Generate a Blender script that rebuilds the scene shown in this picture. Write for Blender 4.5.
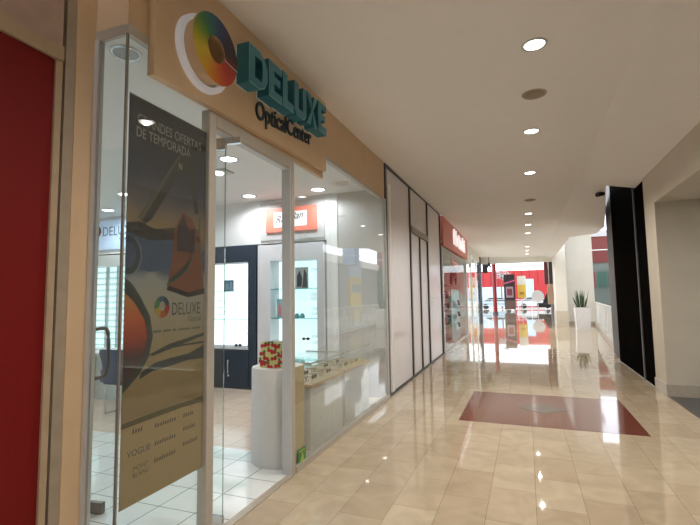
import bpy, math, random
from mathutils import Matrix, Vector
random.seed(7)
sc = bpy.context.scene
COL = sc.collection
for o in list(bpy.data.objects):
    bpy.data.objects.remove(o)

# ------------------------------------------------------------------ camera, sky, exposure
cd = bpy.data.cameras.new('camera'); cam = bpy.data.objects.new('camera', cd); COL.objects.link(cam)
cd.sensor_width = 36.0; cd.sensor_fit = 'HORIZONTAL'; cd.lens = 441.26 / 700 * 36
cd.clip_start = 0.02; cd.clip_end = 300
cr, cu, cf = Vector((.92896, .36988, -.01464)), Vector((.04353, -.06989, .99660)), Vector((-.36760, .92645, .08103))
cam.matrix_world = Matrix(((cr.x, cu.x, -cf.x, 0), (cr.y, cu.y, -cf.y, 0), (cr.z, cu.z, -cf.z, 1.55), (0, 0, 0, 1)))
sc.camera = cam
sc.view_settings.view_transform = 'Standard'; sc.view_settings.look = 'None'
sc.view_settings.gamma = 1.0; sc.view_settings.use_curve_mapping = False
sc.view_settings.exposure = 0.17
W = bpy.data.worlds.new('overcast_sky'); sc.world = W; W.use_nodes = True
wn = W.node_tree.nodes; wl = W.node_tree.links
bg = wn['Background']; bg.inputs[1].default_value = 3.0
tc = wn.new('ShaderNodeTexCoord'); nz = wn.new('ShaderNodeTexNoise'); nz.inputs['Scale'].default_value = 2.5
rp = wn.new('ShaderNodeValToRGB'); rp.color_ramp.elements[0].color = (.80, .88, 1, 1); rp.color_ramp.elements[1].color = (1, 1, 1, 1)
wl.new(tc.outputs['Generated'], nz.inputs['Vector']); wl.new(nz.outputs['Fac'], rp.inputs['Fac']); wl.new(rp.outputs['Color'], bg.inputs[0])

MALL_W, SHOP_W, STORE_W = 170.0, 52.0, 260.0      # lamp powers (W)

# ------------------------------------------------------------------ materials
MT = {}
def srgb(r, g, b):
    f = lambda c: (c/255/12.92) if c/255 <= .04045 else ((c/255+.055)/1.055)**2.4
    return (f(r), f(g), f(b))
def M(name, col=None, rough=.5, metal=0, var=.06, nscale=14, emit=None, estr=1, spec=.5, coat=0, bump=0, trans=0):
    if name in MT: return MT[name]
    m = bpy.data.materials.new(name); m.use_nodes = True; n = m.node_tree.nodes; l = m.node_tree.links
    b = n['Principled BSDF']; c = col or (.5, .5, .5)
    tcn = n.new('ShaderNodeTexCoord'); nn = n.new('ShaderNodeTexNoise'); nn.inputs['Scale'].default_value = nscale; nn.inputs['Detail'].default_value = 4
    l.new(tcn.outputs['Object'], nn.inputs['Vector'])
    r = n.new('ShaderNodeValToRGB'); r.color_ramp.elements[0].position = .3; r.color_ramp.elements[1].position = .7
    r.color_ramp.elements[0].color = tuple(x*(1-var) for x in c)+(1,); r.color_ramp.elements[1].color = tuple(min(1, x*(1+var)) for x in c)+(1,)
    l.new(nn.outputs['Fac'], r.inputs['Fac']); l.new(r.outputs['Color'], b.inputs['Base Color'])
    b.inputs['Roughness'].default_value = rough; b.inputs['Metallic'].default_value = metal
    b.inputs['Specular IOR Level'].default_value = spec; b.inputs['Coat Weight'].default_value = coat
    if bump:
        bn = n.new('ShaderNodeBump'); bn.inputs['Strength'].default_value = bump; bn.inputs['Distance'].default_value = .01
        l.new(nn.outputs['Fac'], bn.inputs['Height']); l.new(bn.outputs['Normal'], b.inputs['Normal'])
    if emit:
        b.inputs['Emission Color'].default_value = emit+(1,); b.inputs['Emission Strength'].default_value = estr
    MT[name] = m; return m
def glass_mat(name, tint, f0=.05, rough=.0, k=.9):
    m = bpy.data.materials.new(name); m.use_nodes = True; n = m.node_tree.nodes; l = m.node_tree.links
    n.remove(n['Principled BSDF']); out = n['Material Output']
    tr = n.new('ShaderNodeBsdfTransparent'); tr.inputs[0].default_value = tint+(1,)
    gl = n.new('ShaderNodeBsdfGlossy'); gl.inputs['Roughness'].default_value = rough; gl.inputs['Color'].default_value = (1, 1, 1, 1)
    lw = n.new('ShaderNodeLayerWeight'); lw.inputs['Blend'].default_value = .5
    p = n.new('ShaderNodeMath'); p.operation = 'POWER'; p.inputs[1].default_value = 5; l.new(lw.outputs['Facing'], p.inputs[0])
    a = n.new('ShaderNodeMath'); a.operation = 'MULTIPLY_ADD'; a.inputs[1].default_value = k; a.inputs[2].default_value = f0; l.new(p.outputs[0], a.inputs[0])
    mx = n.new('ShaderNodeMixShader'); l.new(a.outputs[0], mx.inputs[0]); l.new(tr.outputs[0], mx.inputs[1]); l.new(gl.outputs[0], mx.inputs[2])
    l.new(mx.outputs[0], out.inputs['Surface'])
    MT[name] = m; return m
def emit_mat(name, col, s):
    m = bpy.data.materials.new(name); m.use_nodes = True; n = m.node_tree.nodes; l = m.node_tree.links
    b = n['Principled BSDF']; b.inputs['Base Color'].default_value = (.8, .8, .8, 1)
    b.inputs['Emission Color'].default_value = col+(1,); b.inputs['Emission Strength'].default_value = s
    MT[name] = m; return m
GL = glass_mat('shop_glass', (.95, .975, .972), .045)
GLD = glass_mat('clear_glass', (.96, .985, .98), .035, k=.5)
GLS = glass_mat('shelf_glass', (.38, .62, .60), .05)
GLC = glass_mat('display_glass', (.97, .985, .98), .02, k=.15)
GLE = glass_mat('glass_edge', (.62, .70, .67), .08)

def tile_floor(name, c1, c2, mortar, bw, bh, off, rough, swap, ox=0, oy=0, ms=.004, coat=0, vein=.12, ioroff=.5):
    m = bpy.data.materials.new(name); m.use_nodes = True; n = m.node_tree.nodes; l = m.node_tree.links
    b = n['Principled BSDF']; tcn = n.new('ShaderNodeTexCoord'); sp = n.new('ShaderNodeSeparateXYZ'); cb = n.new('ShaderNodeCombineXYZ')
    l.new(tcn.outputs['Object'], sp.inputs[0])
    ax = n.new('ShaderNodeMath'); ax.inputs[1].default_value = ox; ay = n.new('ShaderNodeMath'); ay.inputs[1].default_value = oy
    l.new(sp.outputs['X'], ax.inputs[0]); l.new(sp.outputs['Y'], ay.inputs[0])
    l.new((ay if swap else ax).outputs[0], cb.inputs['X']); l.new((ax if swap else ay).outputs[0], cb.inputs['Y'])
    br = n.new('ShaderNodeTexBrick'); br.inputs['Scale'].default_value = 1; br.inputs['Brick Width'].default_value = bw; br.inputs['Row Height'].default_value = bh
    br.inputs['Mortar Size'].default_value = ms; br.inputs['Mortar Smooth'].default_value = .3; br.offset = off
    br.inputs['Color1'].default_value = c1+(1,); br.inputs['Color2'].default_value = c2+(1,); br.inputs['Mortar'].default_value = mortar+(1,)
    l.new(cb.outputs[0], br.inputs['Vector'])
    nn = n.new('ShaderNodeTexNoise'); nn.inputs['Scale'].default_value = 3.5; nn.inputs['Detail'].default_value = 6; nn.inputs['Distortion'].default_value = 1.5
    l.new(tcn.outputs['Object'], nn.inputs['Vector'])
    rr = n.new('ShaderNodeMapRange'); rr.inputs['From Min'].default_value = .3; rr.inputs['From Max'].default_value = .7; rr.inputs['To Min'].default_value = 1-vein; rr.inputs['To Max'].default_value = 1+vein*.6
    l.new(nn.outputs['Fac'], rr.inputs['Value'])
    mu = n.new('ShaderNodeVectorMath'); mu.operation = 'MULTIPLY'; l.new(br.outputs['Color'], mu.inputs[0]); l.new(rr.outputs[0], mu.inputs[1])
    l.new(mu.outputs[0], b.inputs['Base Color'])
    b.inputs['Roughness'].default_value = rough; b.inputs['Coat Weight'].default_value = coat; b.inputs['Coat Roughness'].default_value = .03
    b.inputs['Specular IOR Level'].default_value = ioroff
    MT[name] = m; return m
MARBLE = tile_floor('cream_marble_tiles', (.52, .43, .31), (.43, .34, .235), (.26, .19, .12), .56, .335, .45, .032, True, ox=.1675-.17+.335*20, oy=.03, ms=.0022, ioroff=.6)
SHOPT = tile_floor('white_shop_tiles', (.80, .82, .80), (.74, .77, .76), (.16, .17, .17), .335, .335, 0, .07, False, ox=.335*40, oy=-.02+.335*3, ms=.0045, vein=.03, ioroff=.7)
SHOPP = tile_floor('pinkish_shop_tiles', (.70, .56, .45), (.66, .52, .41), (.40, .30, .24), .335, .335, 0, .16, False, ox=.335*40, oy=-.02+.335*3, ms=.004, vein=.04)

# ------------------------------------------------------------------ frames and builders
TH = math.atan(.0185)
FAC = (Vector((-1.93, 0, 0)), TH)            # shopfront frame: x out of the front, y along it
WLD = (Vector((0, 0, 0)), 0.0)
ORG = {}
class B:
    def __init__(s): s.v = []; s.f = []; s.mi = []; s.m = []; s.sm = []
    def _m(s, mat):
        if mat not in s.m: s.m.append(mat)
        return s.m.index(mat)
    def poly(s, vs, faces, mat, smooth=False):
        k = len(s.v); s.v += [tuple(p) for p in vs]; i = s._m(mat)
        for f in faces: s.f.append([k+a for a in f]); s.mi.append(i); s.sm.append(smooth)
        return s
    def box(s, x0, x1, y0, y1, z0, z1, mat, bev=0):
        if bev <= 0:
            v = [(x, y, z) for z in (z0, z1) for x, y in ((x0, y0), (x1, y0), (x1, y1), (x0, y1))]
            return s.poly(v, [(3, 2, 1, 0), (4, 5, 6, 7), (0, 1, 5, 4), (1, 2, 6, 5), (2, 3, 7, 6), (3, 0, 4, 7)], mat)
        b = min(bev, abs(x1-x0)*.45, abs(y1-y0)*.45, abs(z1-z0)*.45)
        out = lambda i: [(x0+i+b, y0+i), (x1-i-b, y0+i), (x1-i, y0+i+b), (x1-i, y1-i-b), (x1-i-b, y1-i), (x0+i+b, y1-i), (x0+i, y1-i-b), (x0+i, y0+i+b)]
        rings = [(b*.7, z0), (0, z0+b), (0, z1-b), (b*.7, z1)]
        v = [(x, y, z) for i, z in rings for x, y in out(i)]
        f = [tuple(range(7, -1, -1)), tuple(range(24, 32))]
        for r in range(3):
            for k in range(8): f.append((r*8+k, r*8+(k+1) % 8, r*8+8+(k+1) % 8, r*8+8+k))
        return s.poly(v, f, mat)
    def prism(s, pts, a0, a1, mat, axis='z', side=None):
        """pts outline (2D); extruded along axis. axis z:(x,y) x:(y,z) y:(x,z)"""
        n = len(pts)
        mp = {'z': lambda p, a: (p[0], p[1], a), 'x': lambda p, a: (a, p[0], p[1]), 'y': lambda p, a: (p[0], a, p[1])}[axis]
        v = [mp(p, a0) for p in pts]+[mp(p, a1) for p in pts]
        s.poly(v, [tuple(range(n-1, -1, -1)), tuple(range(n, 2*n))], mat)
        return s.poly(v, [(i, (i+1) % n, n+(i+1) % n, n+i) for i in range(n)], side or mat)
    def flat(s, pts, a, mat, axis='x'):
        mp = {'z': lambda p: (p[0], p[1], a), 'x': lambda p: (a, p[0], p[1]), 'y': lambda p: (p[0], a, p[1])}[axis]
        pts = list(pts)
        ar = sum(pts[i][0]*pts[(i+1) % len(pts)][1]-pts[(i+1) % len(pts)][0]*pts[i][1] for i in range(len(pts)))
        if (ar < 0) != (axis == 'y'): pts = pts[::-1]
        return s.poly([mp(p) for p in pts], [tuple(range(len(pts)))], mat)
    def tube(s, pts, r, mat, n=8, closed=False):
        P = [Vector(p) for p in pts]; k = len(s.v); L = len(P); vs = []
        for i, p in enumerate(P):
            t = (P[(i+1) % L]-P[i-1]) if closed else (P[min(i+1, L-1)]-P[max(i-1, 0)])
            t.normalize(); u = t.cross(Vector((0, 0, 1)))
            if u.length < .1: u = t.cross(Vector((1, 0, 0)))
            u.normalize(); w = u.cross(t); rr = r[i] if isinstance(r, (list, tuple)) else r
            for a in range(n): vs.append(p+rr*(math.cos(2*math.pi*a/n)*u+math.sin(2*math.pi*a/n)*w))
        f = []
        for i in range(L if closed else L-1):
            j = (i+1) % L
            for a in range(n): f.append((i*n+a, j*n+a, j*n+(a+1) % n, i*n+(a+1) % n))
        s.poly(vs, f, mat, True)
        if not closed: s.poly(vs, [tuple(range(n)), tuple(range(L*n-1, L*n-n-1, -1))], mat)
        return s
    def lathe(s, cx, cy, prof, mat, n=32, cap=True):
        vs = [(cx+r*math.cos(2*math.pi*a/n), cy+r*math.sin(2*math.pi*a/n), z) for r, z in prof for a in range(n)]
        f = [(i*n+a, i*n+(a+1) % n, (i+1)*n+(a+1) % n, (i+1)*n+a) for i in range(len(prof)-1) for a in range(n)]
        s.poly(vs, f, mat, True)
        if cap: s.poly(vs, [tuple(range(n-1, -1, -1)), tuple(range((len(prof)-1)*n, len(prof)*n))], mat)
        return s
    def annulus(s, c, r0, r1, a0, a1, mat, n=48, side=None):
        """ring lying in the y-z plane, thickness a0..a1 along x"""
        vs = [(a, c[0]+r*math.cos(2*math.pi*k/n), c[1]+r*math.sin(2*math.pi*k/n)) for a in (a0, a1) for r in (r0, r1) for k in range(n)]
        i0, o0, i1, o1 = 0, n, 2*n, 3*n; F1 = []; F2 = []
        for k in range(n):
            j = (k+1) % n
            F1 += [(i1+k, o1+k, o1+j, i1+j), (i0+j, o0+j, o0+k, i0+k)]
            F2 += [(o0+k, o0+j, o1+j, o1+k), (i0+j, i0+k, i1+k, i1+j)]
        s.poly(vs, F1, mat); return s.poly(vs, F2, side or mat, True)
    def text(s, txt, org, size, mat, ext=.0, axis='x', sx=1.0, bold=0.0, slant=0, rise=0):
        """text on a vertical face: axis 'x' faces +x (reads along +y); 'y' faces -y (reads along +x)"""
        cu_ = bpy.data.curves.new('t', 'FONT'); cu_.body = txt; cu_.size = size; cu_.extrude = ext/2; cu_.offset = bold; cu_.resolution_u = 3
        cu_.shear = slant
        o = bpy.data.objects.new('t', cu_); COL.objects.link(o); dg = bpy.context.evaluated_depsgraph_get(); dg.update()
        me = bpy.data.meshes.new_from_object(o.evaluated_get(dg))
        vs = []
        for q in me.vertices:
            x, y, z = q.co.x*sx, q.co.y+q.co.x*rise, q.co.z+ext/2
            vs.append((org[0]+z, org[1]+x, org[2]+y) if axis == 'x' else (org[0]+x, org[1]-z, org[2]+y))
        s.poly(vs, [tuple(p.vertices) for p in me.polygons], mat)
        bpy.data.objects.remove(o); bpy.data.curves.remove(cu_); bpy.data.meshes.remove(me)
        return s
    def build(s, name, parent=None, frame=WLD, org=(0, 0, 0), kind=None):
        me = bpy.data.meshes.new(name)
        if parent is not None: org = ORG[parent.name]
        me.from_pydata([(x-org[0], y-org[1], z-org[2]) for x, y, z in s.v], [], s.f)
        for m in s.m: me.materials.append(m)
        for p, i, sm in zip(me.polygons, s.mi, s.sm): p.material_index = i; p.use_smooth = sm
        me.validate(); me.update()
        o = bpy.data.objects.new(name, me); COL.objects.link(o)
        if parent is not None: o.parent = parent
        else: place(o, frame, org)
        ORG[o.name] = Vector(org)
        if kind: o['kind'] = kind
        return o
def place(o, frame, org):
    c, t = frame; R = Matrix.Rotation(t, 3, 'Z'); o.location = c+R @ Vector(org); o.rotation_euler = (0, 0, t)
def thing(name, label, cat, frame, org, group=None):
    o = bpy.data.objects.new(name, None); COL.objects.link(o); o.empty_display_size = .1
    place(o, frame, org); ORG[o.name] = Vector(org); tag(o, label, cat, group); return o
def tag(o, label, cat, group=None):
    o['label'] = label; o['category'] = cat
    if group: o['group'] = group
    return o
def copy_tree(o, parent=None):
    c = o.copy(); COL.objects.link(c)
    if parent: c.parent = parent
    for ch in [x for x in bpy.data.objects if x.parent == o]: copy_tree(ch, c)
    return c
def S(b, name, frame=WLD, org=(0, 0, 0)): return b.build(name, None, frame, org, 'structure')
def circ(c, r, n=24, a0=0, a1=360, rz=None):
    return [(c[0]+r*math.cos(math.radians(a0+(a1-a0)*k/n)), c[1]+(rz or r)*math.sin(math.radians(a0+(a1-a0)*k/n))) for k in range(n+(0 if a1-a0 == 360 else 1))]

# palette
PLASTER = M('ceiling_plaster', (.88, .855, .84), .9, var=.01, nscale=3)
WALLW = M('white_wall_paint', (.76, .73, .66), .7, var=.02, nscale=3)
WALLR = M('cream_wall_paint', (.62, .57, .48), .7, var=.03, nscale=3)
TAN = M('tan_fascia_paint', (.64, .47, .30), .6, var=.03, nscale=5)
TAUPE = M('taupe_panel', (.42, .30, .25), .55, var=.05)
METAL = M('brushed_frame_metal', (.50, .47, .42), .38, metal=.35, var=.04, nscale=30)
METALW = M('light_frame_metal', (.56, .57, .58), .45, metal=0, var=.03)
CHROME = M('chrome', (.65, .65, .66), .22, metal=1, var=.02)
BLACKF = M('black_frame_metal', (.02, .02, .022), .4)
SHOPW = M('shop_white_paint', (.80, .80, .79), .6, var=.015, nscale=3)
SHOPG = M('shop_grey_paint', (.47, .46, .44), .6, var=.03, nscale=3)
SHOPC = M('shop_ceiling', (.82, .82, .81), .8, var=.01, nscale=3)
RED = M('dark_red_panel', (.16, .005, .004), .6, var=.05, nscale=40, spec=.2)
DARKC = M('dark_navy_laminate', (.026, .040, .062), .35)
LAMPON = emit_mat('lamp_lit', (1, .97, .9), 8)
LAMPS = emit_mat('shop_lamp_lit', (.93, .98, 1), 9)
LAMPOFF = M('lamp_reflector', (.30, .30, .29), .25, metal=.5)
LIT = emit_mat('backlit_panel', (.86, .97, 1), 1.25)
WHITEP = M('white_lacquer', (.78, .78, .76), .35, var=.01)

# ------------------------------------------------------------------ STRUCTURE: corridor
FL = B().poly([(-2.32, -7, 0), (1.93, -7, 0), (1.93, 8.12, 0), (1.97, 12.04, 0), (2.2, 14.2, 0), (3.25, 26.2, 0), (3.25, 54, 0), (-6, 54, 0), (-6, 30, 0), (-2.5, 30, 0), (-2.32, 21.4, 0), (-1.93, 0, 0)], [tuple(range(12))], MARBLE)
fl = B()
fl.box(-1.98, 1.93, -7, 8.12, -.12, 0, MARBLE)
# continuous slab outline
out = [(-1.79, -7), (1.93, -7), (1.93, 8.12), (1.97, 12.04), (2.2, 14.2), (3.25, 26.2), (3.6, 54), (-7, 54), (-7, 29.5), (-2.475, 29.5)]
fl = B().prism(out, -.15, 0, MARBLE)
S(fl, 'floor')
gr = M('red_brown_granite', (.17, .055, .038), .08, var=.35, nscale=90, spec=.8)
gg = M('grey_granite', (.12, .115, .105), .1, var=.3, nscale=90, spec=.8)
inl = B().box(-.86, 1.2, 5.8, 7.62, -.01, .0015, gr)
inl.prism([(-.2, 6.74), (.14, 6.46), (.48, 6.74), (.14, 7.02)], -.01, .003, gg)
S(inl, 'floor_inlay')
S(B().box(1.93, 5.5, -7, 8.12, -.15, -.001, M('dark_grey_floor', (.075, .075, .078), .35)), 'floor_entrance')

# mall ceiling: gently dished sheet with a cut for the atrium side
rows = [(-7, 3.60, 3.48, 1.97), (0, 3.62, 3.48, 1.97), (3, 3.665, 3.48, 1.97), (7, 3.745, 3.49, 1.97), (9.4, 3.80, 3.50, 1.97), (9.401, 3.80, 3.56, 1.49), (10.2, 3.82, 3.50, 1.60), (12.04, 3.86, 3.5, 1.86), (14.2, 3.89, 3.50, 2.15), (15.6, 3.90, 3.5, 2.12), (17.3, 3.90, 3.58, 1.52), (26.6, 3.82, 3.62, 1.5)]
cb = B(); vs = []
for y, zl, zr, xr in rows:
    xl = -1.95-.0185*y
    zc = lambda x: 3.72-.01*x/.985 if x < .985 else 3.71-.21*(x-.985)/.985
    for x, z in ((xl, zl), (xl+.9, (zl+3.72)/2+.01), (0, 3.72), (.985, 3.71), (xr, zc(xr))): vs.append((x, y, z))
n5 = len(vs); top = [(x, y, 4.0) for x, y, z in vs]; fs = []
for r in range(len(rows)-1):
    for k in range(4):
        a = r*5+k; fs.append((a, a+5, a+6, a+1)); fs.append((a+n5, a+1+n5, a+6+n5, a+5+n5))
    a = r*5; fs.append((a, a+n5, a+5+n5, a+5)); a = r*5+4; fs.append((a, a+5, a+5+n5, a+n5))
a = (len(rows)-1)*5
for k in range(4): fs.append((a+k, a+k+n5, a+k+1+n5, a+k+1)); fs.append((k, k+1, k+1+n5, k+n5))
cb.poly(vs+top, fs, PLASTER); S(cb, 'ceiling')
S(B().box(-2.6, 1.5, 26.6, 26.95, 3.42, 4.0, WALLW), 'trim_1')

# corridor behind the camera
S(B().box(-2.3, 6, -7.2, -7, -.1, 4, WALLR), 'wall_back')

# right side: store front with header, pier, entrance recess
rw = B(); rw.box(1.93, 2.75, 1.2, 8.12, 2.98, 4.0, WALLR)
rw.box(1.93, 2.75, 8.12, 8.74, 0, 4.0, WALLR)
rw.box(1.93, 2.75, -7, 1.2, 0, 4.0, WALLR)
S(rw, 'wall_right')
S(B().box(1.915, 2.72, 8.105, 8.72, 0, .18, M('beige_stone_base', (.47, .42, .35), .3, nscale=30)).box(1.915, 1.93, 8.72, 8.75, 0, .18, MT['beige_stone_base']), 'baseboard_right')
for y in (1.0, 3.4, 5.8):  # glowing panels out of view, added to fill the corridor with light
    t = thing('fill_light_panel', 'unseen lit square panel added for fill inside the store at the right edge', 'ceiling light', WLD, (4.0, y, 3.28), 'added store fill panels')
    B().box(3.4, 4.6, y-.6, y+.6, 3.27, 3.295, METALW).build('frame', t); B().box(3.43, 4.57, y-.57, y+.57, 3.262, 3.27, emit_mat('fill_panel_lit', (.95, .97, 1), 4)).build('diffuser', t)
S(B().box(5.3, 5.5, -7, 9, -.1, 4, WALLR).box(2.75, 5.3, 8.3, 8.5, 0, 4, WALLR).box(2.75, 5.5, -7, 8.4, 3.3, 3.5, PLASTER), 'wall_right_store')
blk = M('black_wall_panel', (.006, .0055, .005), .9, spec=0, var=.1)
bw = B(); bw.prism([(1.95, 8.75), (2.5, 8.75), (2.5, 12.04), (1.975, 12.04)], 0, 5.2, blk)
bw.box(1.935, 1.957, 9.52, 9.58, 0, 5.2, M('dark_seam', (.07, .065, .06), .4))
S(bw, 'wall_black')
S(B().prism([(1.975, 12.045), (2.5, 12.045), (2.6, 14.2), (2.19, 14.2)], 0, 5.2, M('dark_grey_cladding', (.065, .062, .06), .6)), 'wall_grey')

# right: far wall by the plant, end column, kerb under the railing
S(B().box(2.0, 3.32, 26.2, 26.6, 0, 6.5, WALLW).box(1.98, 3.34, 26.17, 26.2, 0, .16, MT['beige_stone_base']), 'wall_plant')
S(B().box(1.42, 1.94, 25.0, 27.0, 0, 6.2, WALLW).box(1.40, 1.96, 24.98, 27.0, 0, .75, M('cream_stone', (.60, .54, .45), .35)), 'wall_column')
S(B().box(1.95, 2.02, 25.9, 26.5, 0, 5, SHOPG), 'trim_2')
kx = lambda y: 2.2+(y-14.2)*.0875
S(B().prism([(kx(14.2), 14.2), (kx(14.2)+.18, 14.2), (kx(26.2)+.18, 26.2), (kx(26.2), 26.2)], 0, .15, MT['beige_stone_base']), 'trim_3')

# atrium: lower floor, opposite fronts
S(B().box(2.6, 14, 6, 60, -4.2, -4.0, M('atrium_floor', (.6, .56, .5), .2)), 'floor_atrium')
ow = B(); ow.box(9, 9.4, 14, 48, -4, 5.0, M('atrium_wall_grey', (.30, .28, .255), .6))
ow.box(8.6, 9.0, 14, 54, -.5, 0, WALLW); ow.box(8.8, 9, 14, 54, 4.4, 5.0, WALLW)
S(ow, 'wall_atrium')
S(B().box(9, 9.4, 14, 37, 6.5, 9.2, WALLR).box(2.75, 9.4, 8.5, 8.7, 5.2, 9.2, WALLR), 'wall_atrium_upper')
S(B().box(-5.6, 3.6, 27, 47, 5.0, 5.15, M('canopy_grey', (.35, .34, .33), .8)), 'ceiling_terrace')
for x_ in (-5.4, 3.3): S(B().box(x_, x_+.25, 46.6, 46.85, 0, 5.0, WALLW), 'trim_terrace_post')
S(B().box(2.0, 9.4, 26.6, 27.1, 9.0, 9.2, WALLW), 'ceiling_beam')
S(B().box(2.0, 9.4, 8.5, 17, 9.0, 9.2, WALLW).box(2.0, 5.0, 17, 37, 9.0, 9.2, WALLW).box(8.2, 9.4, 17, 37, 9.0, 9.2, WALLW).box(5.0, 8.2, 33, 37, 9.0, 9.2, WALLW), 'ceiling_atrium_added')  # unseen roof added to darken the atrium, its opening sized for daylight
S(B().box(2.0, 2.1, 8.5, 40, 5.2, 9.0, WALLW), 'wall_atrium_corridor')
S(B().box(2.75, 9.4, 8.5, 8.7, -4, 5.2, WALLW), 'wall_atrium_near')

# ------------------------------------------------------------------ STRUCTURE: left, red shop and optician
# wall above and beside the red neighbour (front plane x=-.22)
nb = B(); nb.box(-.5, -.24, -7, 1.51, 2.88, 4.0, TAUPE)
S(nb, 'wall_neighbour_upper', FAC)
S(B().box(-.5, -.24, -7, -1.6, 0, 2.88, TAUPE), 'wall_neighbour', FAC)
S(B().box(-.5, -.235, 1.585, 1.695, 0, 4.0, TAN).box(-.5, -.24, 1.53, 1.585, 0, 4.0, M('grey_beige_strip', (.36, .30, .23), .5)).box(-.5, -.27, 1.51, 1.53, 0, 4.0, M('brown_strip', (.26, .17, .11), .5)), 'wall_pilaster', FAC)
S(B().box(-.42, -.225, -1.6, 1.51, 2.80, 2.88, M('tan_transom', (.40, .30, .20), .5)).box(-.4, -.232, 1.475, 1.51, 0, 2.8, MT['tan_transom']), 'trim_4', FAC)
# fascia above the optician
fa = B(); fa.box(-.24, 0, 1.70, 1.74, 3.075, 4.0, TAN); fa.box(-.04, 0, 1.74, 3.0, 3.075, 4.0, TAN); fa.box(-.04, 0, 3.0, 6.72, 3.14, 4.0, TAN)
fa.box(-.04, -.0, 2.46, 4.3, 2.86, 3.2, TAN)
S(fa, 'wall_fascia', FAC)
S(B().box(-.24, .006, 1.70, 1.72, 3.015, 3.075, METAL).box(-.03, .006, 1.72, 2.46, 3.015, 3.075, METAL).box(-.05, .012, 4.28, 6.72, 3.10, 3.14, METAL), 'trim_5', FAC)
# shop shell
S(B().box(-7.2, -.03, -1.6, 3.98, -.1, .004, SHOPT).box(-7.2, -.03, 3.98, 6.7, -.1, .002, SHOPP), 'floor_shop', FAC)
sc_ = B(); sc_.box(-7.3, -.24, .2, 6.9, 3.3, 3.45, SHOPC); sc_.box(-.24, -.04, 1.74, 6.9, 3.3, 3.45, SHOPC); S(sc_, 'ceiling_shop', FAC)
S(B().box(-7.4, -7.2, .0, 7, 0, 3.45, SHOPW), 'wall_shop_side', FAC)
S(B().box(-7.3, -.5, .0, .2, 0, 3.45, SHOPW), 'wall_shop_near', FAC)
ew = B(); ew.box(-7.3, -.8, 6.66, 7.0, 2.53, 3.45, SHOPW); ew.box(-7.3, .0, 6.98, 7.1, 0, 3.45, SHOPW)
ew.box(-1.0, -.8, 6.66, 7.0, 0, 2.53, SHOPW); ew.box(-.8, -.02, 6.68, 7.0, 0, 3.45, SHOPG); ew.box(-4.4, -3.61, 6.66, 7, 0, 2.53, SHOPW)
S(ew, 'wall_shop_end', FAC)
# threshold and glazing base
S(B().box(-.035, .03, 2.46, 3.53, -.01, .007, M('threshold_stone', (.40, .34, .27), .3)).box(-.04, .03, 3.6, 6.72, 0, .055, METAL).box(-.04, .03, 1.7, 2.38, 0, .055, METAL), 'trim_6', FAC)

# ------------------------------------------------------------------ optician shopfront: glazing
def gl_thing(name, label, frame, org, group=None): return thing(name, label, 'shop window', frame, org, group)
t = gl_thing('glass_return', 'narrow glass pane facing the camera with grey strip beside the tan pilaster', FAC, (-.11, 1.70, 0))
B().box(-.205, -.012, 1.700, 1.710, .0, 3.02, GL).build('glass_pane', t)
B().box(-.240, -.205, 1.69, 1.73, 0, 3.02, METALW).build('frame', t)
t = gl_thing('glass_window', 'clear glass pane with the hanging sale poster behind it', FAC, (0, 2.0, 0))
B().box(-.010, .0, 1.712, 2.37, .055, 3.02, GL).build('glass_pane', t)
B().box(-.012, .002, 1.699, 1.709, .0, 3.02, M('corner_seal', (.20, .20, .17), .3)).build('corner_seal', t)
t = gl_thing('glass_window', 'long clear glass shopfront right of the doorway showing the low display cases', FAC, (0, 5, 0))
for a, b_ in ((3.61, 4.50), (4.506, 5.55), (5.556, 6.70)):
    B().box(-.010, .0, a, b_, .055, 3.13, GL).build('glass_pane', t)
B().box(-.03, .012, 6.70, 6.75, 0, 3.14, METALW).build('end_frame', t)
# door frame
t = thing('door_frame', 'beige metal door frame around the open shop doorway under the sign', 'door frame', FAC, (0, 2.9, 0))
B().box(-.06, .012, 2.38, 2.455, 0, 2.86, METAL, .004).build('post', t)
B().box(-.08, .012, 3.53, 3.60, 0, 2.86, METALW, .004).box(.0, .016, 3.545, 3.60, 0, 2.86, METAL).build('post', t)
B().box(-.06, .012, 2.455, 3.53, 2.76, 2.86, METAL, .004).box(-.055, .0, 2.456, 3.529, 2.745, 2.76, METALW).build('transom', t)
# open glass door leaf
a, b_ = Vector((-.04, 2.63)), Vector((-1.10, 2.45)); d = (b_-a).normalized(); nrm = Vector((d.y, -d.x))
def onleaf(u, w): p = a+d*u+nrm*w; return (p.x, p.y)
def leafbox(bb, u0, u1, w0, w1, z0, z1, mat): return bb.prism([onleaf(u0, w0), onleaf(u0, w1), onleaf(u1, w1), onleaf(u1, w0)], z0, z1, mat)
L = (b_-a).length
t = thing('glass_door', 'frameless glass door standing open into the shop, with a D-shaped pull', 'door', FAC, (a.x, a.y, 0))
p = leafbox(B(), .004, L, -.005, .005, .015, 2.74, GLD).build('glass_leaf', t)
leafbox(B(), 0, .004, -.006, .006, .015, 2.74, GLE).build('leaf_edge', p)
leafbox(leafbox(B(), .0, .17, -.016, .016, 2.66, 2.745, CHROME), -.12, 0, -.016, .016, 2.70, 2.745, CHROME).build('top_patch', t)
leafbox(B(), .0, .17, -.016, .016, .006, .06, CHROME).build('bottom_patch', t)
leafbox(B(), L-.13, L, -.018, .018, .008, .085, M('dull_steel', (.13, .125, .115), .4, metal=.4)).build('corner_lock', t)
for w, nm in ((-1, 'pull_handle'), (1, 'pull_handle')):
    hb = []
    u = L-.06
    for k in range(13):
        an = math.pi*k/12; z = 1.165
        zz = z+.185*math.copysign(abs(math.cos(an))**.5, math.cos(an)); off = .09*abs(math.sin(an))**.45
        x, y = onleaf(u, w*(-.0+off)); hb.append((x, y, zz))
    B().tube(hb, .014, M('dull_steel'), 8).build(nm, t)

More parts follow.
